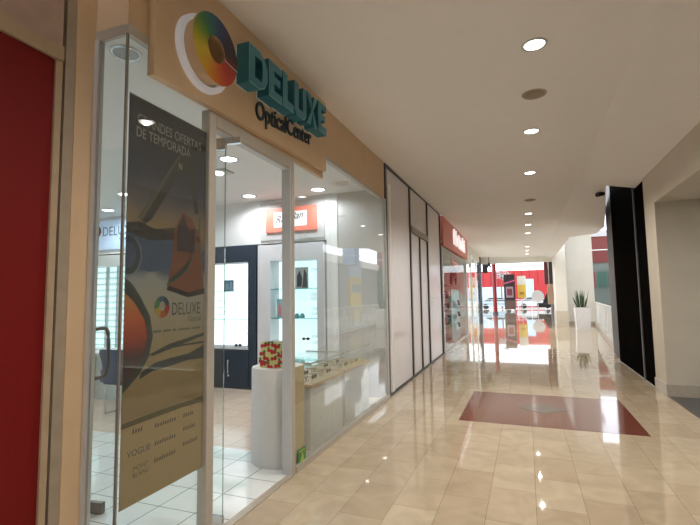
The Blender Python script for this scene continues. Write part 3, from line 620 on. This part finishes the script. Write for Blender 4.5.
WC = M('white_cabinet', (.66, .66, .68), .4, var=.01)
LIT2 = emit_mat('backlit_panel_soft', (.70, .95, .98), .95)
t = lit_case('white_display_cabinet', 'wide white cabinet with pale teal lit shelves beside the dark cabinet', -2.30, -1.02, (-2.05, -1.16, .42, 2.22), WC, z1=2.50, shelves=(1.72, 1.22, .50), litmat=LIT2)
t = lit_case('eyewear_display_wall', 'back-lit eyewear display wall under the blue-white DELUXE sign', -6.9, -4.42, (-6.5, -4.7, .60, 2.28), WHITEP, z1=2.5, litmat=LIT2)
for x in (-6.15, -5.85, -5.55, -5.25, -4.95): B().box(x-.012, x+.012, 6.86, 6.93, .6, 2.28, METALW).build('rail', t)
# sign band
t = thing('wall_sign', 'pale blue wall sign reading DELUXE with colour wheel at the back of shop', 'sign', FAC, (-5.8, 6.65, 3))
B().box(-6.85, -4.5, 6.62, 6.66, 2.62, 3.22, M('pale_blue_sign', (.55, .68, .85), .5, emit=(.55, .72, 1), estr=.25)).build('sign_board', t)
B().text('DELUXE', (-6.02, 6.618, 2.90), .27, M('sign_ink', (.10, .16, .24), .5), .004, axis='y', sx=.9).text('Optical Center', (-5.56, 6.618, 2.80), .09, MT['sign_ink'], .004, axis='y').build('lettering', t)
wb = B(); WX = -6.17
for k, c_ in enumerate(cols):
    o_ = circ((WX, 3.0), .12, 8, 10+60*k, 70+60*k); i_ = circ((WX, 3.0), .05, 8, 10+60*k, 70+60*k)
    wb.flat(o_+i_[::-1], 6.617, pc('wheel%d' % k, c_), 'y')
wb.build('colour_wheel', t)
# red framed sign
t = thing('framed_sign', 'red framed sign with white centre and cursive brand script over the cabinets', 'sign', FAC, (-1.65, 6.62, 2.9))
B().box(-2.26, -1.02, 6.635, 6.66, 2.58, 3.24, M('sign_backing', (.55, .54, .53), .5)).build('backing', t)
B().box(-2.13, -1.15, 6.60, 6.635, 2.71, 3.13, M('coral_sign', (.72, .16, .11), .4, emit=(.95, .33, .24), estr=.42), .006).build('red_frame', t)
B().box(-1.96, -1.33, 6.592, 6.60, 2.79, 3.05, M('sign_white', (.8, .8, .78), .4, emit=(.9, .95, .95), estr=.35)).build('white_centre', t)
B().text('Ray-Ban', (-1.93, 6.589, 2.86), .17, M('script_ink', (.12, .04, .04), .5), .003, axis='y', slant=.4, rise=.12, sx=.95).build('script', t)

# eyeglasses
def eyeglasses(name='eyeglasses', frame=FAC, w=.135, mat=None, tinted=False):
    """origin at bridge base; rims in x-z plane, temples toward +y"""
    b = B(); mat = mat or M('dark_acetate', (.03, .03, .035), .3); r = w*.21
    for s in (-1, 1):
        c = s*w*.26
        b.tube([(c+r*math.cos(2*math.pi*k/14), 0, r*.8+r*.78*math.sin(2*math.pi*k/14)) for k in range(14)], .0028, mat, 5, True)
        if tinted: b.flat([(c+r*.95*math.cos(2*math.pi*k/14), r*.8+r*.74*math.sin(2*math.pi*k/14)) for k in range(14)], 0, M('tinted_lens', (.04, .03, .03), .1), 'y')
        b.tube([(s*w*.49, 0, r*1.1), (s*w*.50, w*.5, r*1.1), (s*w*.47, w*.85, r*1.0), (s*w*.46, w*.98, r*.6)], .0024, mat, 5)
    b.tube([(-w*.06, 0, r*.95), (0, 0, r*1.08), (w*.06, 0, r*.95)], .0026, mat, 5)
    return b
protoD = eyeglasses(tinted=False).build('eyeglasses', None, FAC, (0, 0, 0))
protoS = eyeglasses(mat=M('brown_acetate', (.10, .04, .03), .3), tinted=True).build('eyeglasses', None, FAC, (0, 0, 0))
def put(proto, x, y, z, rz, label, group=None, first=[]):
    if proto.name in first: o = proto.copy(); COL.objects.link(o)
    else: o = proto; first.append(proto.name)
    place(o, FAC, (x, y, z)); o.rotation_euler = (0, 0, TH+rz); tag(o, label, 'glasses', group); return o
ORDN = 'first second third fourth fifth sixth seventh eighth ninth tenth eleventh twelfth thirteenth'.split()
for r in range(13):
    for c in range(8):
        put(protoD, -6.39+.15*c, 6.80, .64+.125*r, 0, 'glasses on the back-lit display wall, %s row from the bottom, %s from the left' % (ORDN[r], ORDN[c]), 'glasses on the back-lit eyewear wall')
CN = ['left column, top', 'left column, middle', 'left column, bottom', 'second column, upper', 'second column, lower', 'right column, lowest', 'right column, second from bottom', 'right column, third from bottom', 'right column, below the middle shelf edge', 'right column, topmost']
for k, (x, z) in enumerate(((-3.18, 1.52), (-3.18, 1.38), (-3.18, 1.26), (-3.02, 1.48), (-3.02, 1.32), (-2.56, .80), (-2.56, .92), (-2.56, 1.04), (-2.56, 1.40), (-2.56, 1.85))):
    put(protoD, x, 6.74, z, 0, 'small glasses in the lit dark cabinet, '+CN[k], 'glasses in the dark cabinet')
put(protoS, -2.78, 6.74, .722, .3, 'sunglasses lying on the bottom of the lit dark cabinet')
for k, (x, z) in enumerate(((-1.24, 2.02), (-1.24, 1.60), (-1.24, 1.53), (-1.24, 1.36), (-1.24, 1.28), (-1.24, .90), (-1.24, .80))):
    put(protoD, x, 6.74, z, .5, 'small glasses down the right side of the white cabinet, %s from the top' % ['first', 'second', 'third', 'fourth', 'fifth', 'sixth', 'seventh'][k], 'glasses down the right side of the white cabinet')
put(protoS, -1.42, 6.72, .86, .3, 'brown sunglasses lying low in the right half of the white cabinet')
# photo cards in cases
def card(x0, x1, z0, z1, m1, m2, label):
    o = B().box(x0, x1, 6.80, 6.812, z0, z1, m1).flat([(x0+(x1-x0)*.15, z0+(z1-z0)*.1), (x0+(x1-x0)*.5, z0+(z1-z0)*.1), (x0+(x1-x0)*.55, z0+(z1-z0)*.5), (x0+(x1-x0)*.35, z0+(z1-z0)*.85), (x0+(x1-x0)*.15, z0+(z1-z0)*.6)], 6.799, m2, 'y').flat([(x0+(x1-x0)*.55, z0+(z1-z0)*.05), (x0+(x1-x0)*.95, z0+(z1-z0)*.05), (x0+(x1-x0)*.9, z0+(z1-z0)*.7), (x0+(x1-x0)*.7, z0+(z1-z0)*.92)], 6.799, m2, 'y').build('photo_card', None, FAC, ((x0+x1)/2, 6.8, z0))
    tag(o, label, 'card')
card(-1.66, -1.41, 1.728, 2.10, M('card_pale', (.60, .62, .61), .5), M('card_grey', (.10, .11, .11), .5), 'black and white photo card on the top shelf of the white cabinet')
card(-2.02, -1.86, 1.228, 1.56, M('card_blue', (.35, .62, .66), .5), M('card_pink', (.75, .28, .30), .5), 'teal and pink photo card on the middle shelf left of the door post')
card(-3.14, -2.93, 1.708, 1.92, M('card_slate', (.10, .22, .28), .5), M('card_slate2', (.25, .40, .48), .5), 'small blue-grey photo card on the upper shelf of the dark cabinet')
for k in range(2):
    o = B().lathe(-1.60+.10*k, 6.75, [(.04, 1.229), (.045, 1.26), (.03, 1.30), (.015, 1.31)], M('teal_ceramic', (.12, .33, .36), .3), 12).build('eyewear_case', None, FAC, (-1.6+.1*k, 6.75, 1.228)); tag(o, 'small teal rounded case, %s of two on the middle shelf of the white cabinet' % ('left' if k == 0 else 'right'), 'case')

# low display cases behind the shopfront glass
def low_case(s0, s1, label):
    t = thing('display_case', label, 'display case', FAC, (-.35, (s0+s1)/2, 0))
    B().box(-.62, -.11, s0+.02, s1-.02, .0, .63, M('case_white', (.56, .55, .53), .35), .004).build('body', t)
    B().box(-.64, -.09, s0, s1, .63, .665, M('case_wood', (.52, .37, .22), .4)).build('shelf_board', t)
    g = B().box(-.635, -.095, s0+.005, s1-.005, .875, .885, GL).build('glass_top', t)
    B().box(-.102, -.095, s0+.005, s1-.005, .665, .875, GLD).build('front_glass', t)
    B().box(-.635, -.628, s0+.005, s1-.005, .665, .875, GLD).build('back_glass', t)
    B().box(-.64, -.09, s0, s0+.012, .86, .89, METAL).box(-.102, -.088, s0, s1, .876, .89, METAL).build('top_trim', t)
    return t
low_case(4.16, 5.08, 'white low display case with wooden shelf and glass top, nearer of two at window')
low_case(5.14, 6.10, 'white low display case with wooden shelf and glass top, farther of two at window')
k = 0
for s0, nm in ((4.16, 'nearer'), (5.14, 'farther')):
    for i in range(4):
        for j in range(2):
            put(protoS if (i+j) % 2 else protoD, -.22-.20*j, s0+.14+.2*i, .668, math.pi/2, 'glasses in the %s low display case, %s row, %s from the doorway' % (nm, ['front', 'back'][j], ['first', 'second', 'third', 'fourth'][i]), 'glasses in the %s low display case' % nm)
# short tan strip set behind the glass, with green sticker
t = thing('tan_strip', 'short tan strip behind the glass right of the doorway post', 'panel', FAC, (-.05, 3.73, 0))
B().box(-.030, -.014, 3.62, 3.84, .0, .92, M('tan_strip_colour', (.50, .40, .25), .5)).build('board', t)
o = B().box(.0005, .002, 3.68, 3.835, .02, .17, M('green_sticker', (.05, .22, .05), .5)).flat([(3.71, .05), (3.80, .05), (3.77, .14)], .0022, M('sticker_yellow', (.35, .45, .10), .5)).box(.002, .0022, 3.70, 3.815, .145, .155, M('sticker_yellow')).build('sticker', None, FAC, (0, 3.75, .02))
tag(o, 'small green sticker at the bottom of the glass beside the door post', 'sticker')
# white cylinder plinth + gift bag
o = B().lathe(-.30, 3.845, [(.251, .006), (.255, .012), (.255, .885), (.248, .9)], M('plinth_white', (.66, .65, .63), .45, var=.015), 48).build('round_plinth', None, FAC, (-.30, 3.845, 0)); tag(o, 'white cylindrical plinth inside the doorway carrying the cherry gift bag', 'plinth')
t = thing('gift_bag', 'yellow-green paper gift bag printed with red cherries on the white plinth', 'bag', FAC, (-.26, 3.76, .9))
YG = M('bag_yellow', (.62, .60, .22), .5, var=.04); CH = M('bag_cherry', (.50, .02, .025), .4, var=.2, nscale=60); LF = M('bag_leaf', (.03, .12, .04), .5)
q = B(); x0, x1, y0, y1, z0, z1 = -.41, -.12, 3.69, 3.83, .901, 1.14
b1 = B(); 
b1.poly([(x0, y0, z0), (x1, y0, z0), (x1, y1, z0), (x0-.01, y1, z0), (x0+.005, y0+.01, z1), (x1, y0+.01, z1), (x1, y1, z1), (x0-.01, y1, z1)], [(3, 2, 1, 0), (0, 1, 5, 4), (1, 2, 6, 5), (2, 3, 7, 6), (3, 0, 4, 7)], YG)
b1.poly([(x0+.012, y0+.016, z1-.002), (x1-.008, y0+.016, z1-.002), (x1-.008, y1-.008, z1-.002), (x0, y1-.008, z1-.002)], [(0, 1, 2, 3)], M('bag_inside', (.2, .19, .1), .7))
def lean(px, pz): return y0+.01*(pz-z0)/(z1-z0)-.0008
for (cx, cz, rot) in ((-.385, 1.03, 1), (-.265, 1.045, 1), (-.19, 1.02, -1), (-.335, 1.115, 1), (-.26, 1.115, -1), (-.39, .96, -1), (-.335, .945, 1), (-.375, 1.105, 1), (-.30, 1.065, -1), (-.225, 1.095, 1), (-.345, .99, -1), (-.26, .985, 1), (-.375, .93, 1), (-.30, .915, -1), (-.18, .96, -1), (-.15, 1.05, 1), (-.22, .92, 1)):
    for dx in (-.017, .014):
        pts = circ((cx+dx, cz+(.006*rot if dx > 0 else 0)), .0185, 12); b1.poly([(px, lean(px, pz), pz) for px, pz in pts], [tuple(range(12))], CH)
    pts = [(cx-.005, cz+.014), (cx+.016*rot, cz+.034), (cx+.038*rot, cz+.032), (cx+.024*rot, cz+.014)]
    b1.poly([(px, lean(px, pz)-.0004, pz) for px, pz in (pts if rot > 0 else pts[::-1])], [(0, 1, 2, 3)], LF)
for cz, cy in ((1.09, 3.74), (1.0, 3.78), (.93, 3.73)):
    b1.poly([(x0-.009, yy, zz) for yy, zz in circ((cy, cz), .018, 12)], [tuple(range(12))], M('bag_side_green', (.40, .50, .16), .5))
b1.build('paper_body', t)
B().tube([(-.33, 3.77, 1.135), (-.32, 3.77, 1.150), (-.27, 3.77, 1.156), (-.22, 3.77, 1.150), (-.21, 3.77, 1.135)], .003, M('bag_cord', (.12, .06, .05), .6), 6).build('handle', t)

# blue chair and white desk deeper in
t = thing('visitor_chair', 'dark blue chair on thin metal sled legs seen past the open glass door', 'chair', FAC, (-3.35, 4.55, 0))
NB = M('navy_fabric', (.03, .055, .12), .7)
seatp = [(-3.50, .44), (-3.18, .44), (-3.18, .50), (-3.50, .50)]
bk = B(); sec = [(.46, -.19, .19), (.56, -.17, .17), (.66, -.14, .16), (.76, -.16, .17), (.85, -.20, .20), (.90, -.19, .19)]
vs = []
for z, a_, b2 in sec: vs += [(-3.26+a_, 4.50-.05*(z-.46), z), (-3.26+b2, 4.50-.05*(z-.46), z), (-3.26+b2, 4.55-.05*(z-.46), z), (-3.26+a_, 4.55-.05*(z-.46), z)]
fs = [(3, 2, 1, 0), (20, 21, 22, 23)]+[(i*4+k, i*4+(k+1) % 4, i*4+4+(k+1) % 4, i*4+4+k) for i in range(5) for k in range(4)]
bk.poly(vs, fs, NB).build('backrest', t)
B().box(-3.46, -3.04, 4.55, 4.97, .42, .49, NB, .02).build('seat', t)
for x in (-3.47, -3.03): B().tube([(x, 4.52, .62), (x+.06*(1 if x < -3.2 else -1), 4.56, .30), (x, 4.62, .012), (x, 5.0, .012), (x, 4.9, .42)], .011, CHROME, 6).build('sled_leg', t)
t = thing('desk', 'pale desk with closed front behind the dark blue chair', 'desk', FAC, (-3.6, 5.6, 0))
B().box(-4.6, -2.9, 5.1, 5.8, .72, .76, WHITEP, .005).build('desk_top', t); B().box(-4.5, -3.0, 5.3, 5.33, .0, .72, M('desk_front', (.58, .64, .63), .5)).build('front_panel', t)
for x in (-4.55, -2.98): B().box(x, x+.04, 5.15, 5.75, 0, .72, METALW).build('side_leg', t)

# ------------------------------------------------------------------ corridor end and right side objects
t = thing('plant_pot', 'tall white tapered square planter with snake plant by the white wall', 'potted plant', WLD, (2.3, 22.3, 0))
pw = M('planter_white', (.80, .80, .82), .35)
def frustum(b, cx, cy, z0, z1, h0, h1, m):
    vs = [(cx+sx*h, cy+sy*h, z) for z, h in ((z0, h0), (z1, h1)) for sx, sy in ((-1, -1), (1, -1), (1, 1), (-1, 1))]
    return b.poly(vs, [(3, 2, 1, 0), (4, 5, 6, 7), (0, 1, 5, 4), (1, 2, 6, 5), (2, 3, 7, 6), (3, 0, 4, 7)], m)
frustum(B(), 2.3, 22.3, 0, 1.0, .27, .31, pw).build('planter', t)
frustum(B(), 2.3, 22.3, 1.0, 1.006, .30, .30, M('soil', (.05, .035, .025), .9)).build('soil', t)
fo = B(); SP = M('snake_plant_green', (.035, .075, .03), .5, var=.4, nscale=20)
for k in range(22):
    an = random.uniform(0, 6.28); r0 = random.uniform(.02, .24); x = 2.3+r0*math.cos(an); y = 22.3+r0*math.sin(an); h_ = random.uniform(.4, .85); lean_ = .22*r0/.24; w_ = .035; ta = random.uniform(0, 3.14)
    dx, dy = math.cos(ta)*w_, math.sin(ta)*w_; ex, ey = math.cos(an)*lean_, math.sin(an)*lean_
    pts = [(x-dx*.6, y-dy*.6, 1.0), (x+dx*.6, y+dy*.6, 1.0), (x+dx+ex*.5, y+dy+ey*.5, 1+h_*.5), (x+ex, y+ey, 1+h_), (x-dx+ex*.5, y-dy+ey*.5, 1+h_*.5)]
    nn_ = (-dy*.25, dx*.25); v2 = [(px+nn_[0]*.8, py+nn_[1]*.8, pz) for px, py, pz in pts]
    fo.poly(pts+v2, [(0, 1, 2, 3, 4), (9, 8, 7, 6, 5)]+[(i, 5+i, 5+(i+1) % 5, (i+1) % 5) for i in range(5)], SP)
fo.build('leaves', t)
# railing
t = thing('balcony_railing', 'pale balcony railing on a stone kerb between the dark column and plant', 'railing', WLD, (2.7, 20, .15))
RW = M('railing_white', (.70, .70, .68), .4)
B().tube([(kx(14.3)+.09, 14.3, 1.16), (kx(26.1)+.09, 26.1, 1.16)], .035, RW, 8).build('handrail', t)
B().tube([(kx(14.3)+.09, 14.3, .26), (kx(26.1)+.09, 26.1, .26)], .02, RW, 8).build('bottom_rail', t)
for k in range(9):
    y = 14.4+k*1.45; B().box(kx(y)+.06, kx(y)+.12, y-.03, y+.03, .15, 1.14, RW).build('post', t)
for k in range(40):
    y = 14.5+k*.29
    if y < 26.0: B().tube([(kx(y)+.09, y, .26), (kx(y)+.09, y, 1.14)], .022, RW, 5).build('baluster', t)
t = thing('security_camera', 'small dark camera on the ceiling edge beside the black column', 'camera', WLD, (1.48, 9.95, 3.5))
B().tube([(1.40, 9.9, 3.54), (1.53, 10.0, 3.58)], .045, BLACKF, 8).build('camera_body', t); B().tube([(1.50, 9.97, 3.58), (1.50, 9.97, 3.66)], .015, METAL, 6).build('bracket', t)
t = thing('glass_entrance', 'frameless glass entrance of the store at the right edge', 'shop window', WLD, (2.6, 7, 0))
B().box(2.60, 2.612, 5.2, 8.10, .01, 3.0, GL).build('glass_pane', t); B().box(2.58, 2.63, 7.96, 8.10, 2.84, 2.97, M('dull_steel')).build('patch_fitting', t)
B().box(2.58, 2.63, 4.2, 8.10, 2.97, 3.0, METAL).build('head_rail', t)

# opposite side of the atrium
SB = M('sign_darkred', (.15, .026, .022), .45)
t = thing('shop_facade', 'dark red shop facade across the atrium beyond the railing', 'shop front', WLD, (6.8, 45, 0))
B().box(4.6, 9.0, 44.7, 45, 4.4, 6.75, SB).build('fascia', t); B().box(4.6, 9.0, 44.66, 44.7, 5.5, 5.58, WHITEP).build('white_line', t)
B().box(4.6, 9.0, 44.8, 45, 0, 4.4, M('far_shop_window', (.15, .18, .165), .2)).build('window_band', t)
B().box(4.6, 9.0, 44.6, 45, 6.75, 7.3, M('grey_parapet', (.42, .42, .42), .6)).build('parapet', t)
for k in range(4): B().box(5.1+.9*k, 5.8+.9*k, 44.7, 44.8, 2.2, 3.6, M('far_goods%d' % (k % 2), ((.22, .05, .05), (.05, .13, .10))[k % 2], .5)).build('shop_display', t)
t = thing('yellow_kiosk_panel', 'yellow and pale blue promotional panel across the atrium', 'panel', WLD, (8.5, 31.5, 0))
B().box(6.0, 6.15, 27.8, 30.2, 0, 3.0, M('kiosk_yellow', (.75, .55, .12), .5)).build('yellow_board', t); B().box(5.98, 6.0, 27.9, 30.1, 3.0, 3.9, M('kiosk_blue', (.55, .65, .80), .5)).box(6.0, 6.15, 27.8, 30.2, 3.0, 4.0, MT['kiosk_blue']).build('blue_header', t)
B().box(5.97, 6.0, 28.1, 29.9, 1.9, 2.5, M('kiosk_pic', (.35, .40, .40), .5)).build('picture', t)
S(B().box(5.9, 9, 27.6, 30.4, -.4, 0, WALLW), 'floor_landing')
t = thing('hanging_banner_box', 'light blue framed lantern box hanging in the atrium', 'banner', WLD, (5.6, 26.9, 4.3))
B().box(5.2, 6.0, 26.4, 27.3, 3.7, 4.9, M('banner_blue', (.35, .50, .80), .4)).build('box', t)
for z in (3.7, 4.28, 4.86): B().box(5.15, 6.05, 26.35, 27.35, z, z+.05, WHITEP).build('band', t)
for x, y in ((5.3, 26.85), (5.9, 26.85)): B().tube([(x, y, 4.85), (x, y, 9.02)], .015, METAL, 6).build('cable', t)

# ------------------------------------------------------------------ outside at the far end
S(B().box(-60, 60, 54, 110, -.2, -.02, M('street_paving', (.50, .49, .47), .7)).box(-60, -7, 22, 54, -.2, -.02, MT['street_paving']).box(3.6, 2.6+.9999, 54, 54.01, -.2, -.19, MT['street_paving']), 'ground')
t = thing('red_building', 'low bright red clad building across the street at the far end', 'building', WLD, (-8, 66, 0))
RB = M('red_cladding', (.40, .020, .022), .5)
b3 = B(); b3.box(-34, 4.6, 64, 72, 0, 5.0, RB)
for k in range(38): b3.box(-33.5+k, -33.42+k, 63.95, 64, 3.0, 5.0, M('red_seam', (.28, .014, .014), .5))
b3.build('cladding', t)
B().box(-34, -1.6, 63.9, 64.0, .4, 2.8, M('pale_glazing', (.45, .60, .75), .15)).build('window_band', t)
B().box(-.05, 1.0, 63.9, 64.0, 1.2, 3.8, MT['pale_glazing']).build('window', t)
B().box(-34, -1.6, 63.86, 64, .0, .5, WALLW).build('plinth', t)
for k in range(16): B().box(-33+2*k, -32.85+2*k, 63.84, 63.92, .4, 2.8, WALLW).build('mullion', t)
t = thing('brown_tower', 'tall dark red and brown advertising tower left of the white column', 'tower', WLD, (1.95, 36, 0))
B().box(1.33, 1.60, 36, 36.6, 2.4, 5.2, SB).build('red_strip', t); B().box(1.64, 2.35, 36, 36.6, 2.4, 5.2, M('dark_brown_board', (.06, .03, .025), .5)).build('brown_strip', t)
B().tube([(1.62, 35.97, 2.2), (1.62, 35.97, 5.2)], .02, WHITEP, 6).build('white_pole', t)
B().box(1.5, 2.4, 36, 36.4, .9, 2.4, M('tan_picture', (.50, .33, .22), .5)).build('poster_board', t)
B().box(1.85, 2.2, 35.98, 36, 1.2, 2.1, M('rose_picture', (.45, .12, .10), .5)).build('picture', t)
B().box(1.7, 2.4, 36, 36.4, 0, .9, M('grey_plinth', (.22, .21, .20), .4)).build('plinth', t)
t = thing('dark_billboard', 'dark free-standing billboard with pink stripe and framed picture', 'billboard', WLD, (-1.55, 48, 0))
B().box(-2.08, -1.02, 48, 48.3, .2, 3.75, M('billboard_black', (.03, .02, .025), .45)).build('board', t)
B().poly([(-2.05, 47.98, 2.75), (-1.05, 47.98, 3.05), (-1.05, 47.98, 3.2), (-2.05, 47.98, 2.9)], [(0, 1, 2, 3)], M('pink_print', (.65, .12, .25), .5)).box(-1.9, -1.2, 47.96, 48, 1.4, 2.5, M('grey_pink_print', (.45, .33, .36), .5)).box(-1.8, -1.3, 47.94, 47.96, 1.6, 2.3, M('dark_rose_print', (.22, .04, .06), .5)).build('print', t)
B().box(-2.08, -1.02, 47.97, 48, .2, 1.1, M('brown_print', (.16, .09, .08), .5)).build('lower_print', t)
for x in (-1.95, -1.15): B().box(x-.05, x+.05, 48, 48.3, 0, .2, METAL).build('foot', t)
t = thing('yellow_billboard', 'pale and yellow free-standing billboard right of the dark billboard', 'billboard', WLD, (-.45, 49, 0))
B().box(-.82, .02, 49, 49.15, 1.35, 2.7, M('yellow_print', (.85, .62, .10), .5)).build('yellow_half', t); B().box(-.82, .02, 49, 49.15, 2.7, 3.6, M('cream_print', (.80, .78, .68), .5)).build('cream_half', t)
B().box(-.6, -.2, 48.97, 49, 1.7, 1.95, M('print_orange', (.55, .25, .05), .5)).build('print', t)
B().tube([(-.4, 49.07, 0), (-.4, 49.07, 1.35)], .04, METAL).build('pole', t)
t = thing('lounge_chair', 'large black lounge seat at the far end of the corridor', 'chair', WLD, (1.75, 49, 0))
B().box(1.0, 2.4, 49, 49.9, .35, .8, M('black_upholstery', (.012, .012, .014), .6), .06).build('seat', t)
B().prism([(1.55, .8), (2.4, .8), (2.4, 1.75), (2.2, 1.9), (1.9, 1.7), (1.7, 1.2)], 49.2, 49.9, MT['black_upholstery'], 'y').build('backrest', t)
for x in (1.08, 2.32):
    for y in (49.08, 49.8): B().tube([(x, y, 0), (x, y, .36)], .035, METAL, 6).build('leg', t)
t = thing('round_signboard', 'white round display disc in front of the black lounge seat', 'display', WLD, (.95, 47.6, 0))
B().prism(circ((1.05, 1.5), .58, 28), 47.6, 47.7, WHITEP, 'y').build('disc', t); B().tube([(1.05, 47.65, 0), (1.05, 47.65, 1.0)], .04, METAL).build('stand', t)
t = thing('terrace_railing', 'thin metal railing along the far terrace edge', 'railing', WLD, (-1.5, 53.5, 0))
for z in (.5, .85, 1.15): B().tube([(-6.5, 53.5, z), (3.4, 53.5, z)], .03, RW, 6).build('rail', t)
for k in range(8): B().tube([(-6.5+1.41*k, 53.5, 0), (-6.5+1.41*k, 53.5, 1.15)], .035, RW, 6).build('post', t)
def car(x, y, col, label):
    t = thing('parked_car', label, 'car', WLD, (x, y, 0)); m = M('car_'+label[:6].strip().replace(' ', '_'), col, .25, coat=.6)
    prof = [(-2.1, .3), (2.1, .3), (2.15, .75), (1.3, .95), (.75, 1.4), (-.9, 1.42), (-1.6, 1.0), (-2.12, .85)]
    B().prism([(x+a_, z-.02) for a_, z in prof], y, y+1.7, m, 'y').build('body', t)
    B().prism([(x+a_, z-.02) for a_, z in ((-1.4, 1.0), (1.1, 1.0), (.68, 1.34), (-.85, 1.36))], y-.01, y+1.71, M('car_glass', (.03, .04, .05), .1), 'y').build('side_windows', t)
    for a_ in (-1.3, 1.3):
        for yy in (y-.02, y+1.52): B().prism(circ((x+a_, .3), .31, 20), yy, yy+.2, M('tyre', (.02, .02, .02), .8), 'y').build('wheel', t)
car(-3.4, 57, (.30, .42, .50), 'blue grey car parked beyond the terrace railing, left of the billboards')
car(1.0, 58, (.55, .58, .60), 'silver car parked beyond the terrace railing, right of the billboards')
t = thing('tree', 'small pale bluish tree above the dark billboard beyond the railing', 'tree', WLD, (-2.9, 60, 0))
B().tube([(-2.9, 60, 0), (-2.88, 60, 2.6), (-2.8, 60, 4.6)], [.1, .07, .04], M('bark', (.12, .09, .07), .8)).build('trunk', t)
fo = B(); LFM = M('pale_foliage', (.30, .42, .42), .7, var=.3)
for k in range(260):
    an, ph, rr = random.uniform(0, 6.28), random.uniform(-1.4, 1.5), random.uniform(.2, 1.1)**.6
    c = Vector((-2.7+.95*rr*math.cos(an)*math.cos(ph), 60+.95*rr*math.sin(an)*math.cos(ph), 4.55+.95*rr*math.sin(ph)))
    a_ = Vector((random.uniform(-1, 1), random.uniform(-1, 1), random.uniform(-1, 1))).normalized()*.12; b2 = a_.orthogonal().normalized()*.06
    fo.poly([c-a_, c+b2, c+a_, c-b2], [(0, 1, 2, 3)], LFM)
fo.build('foliage', t)
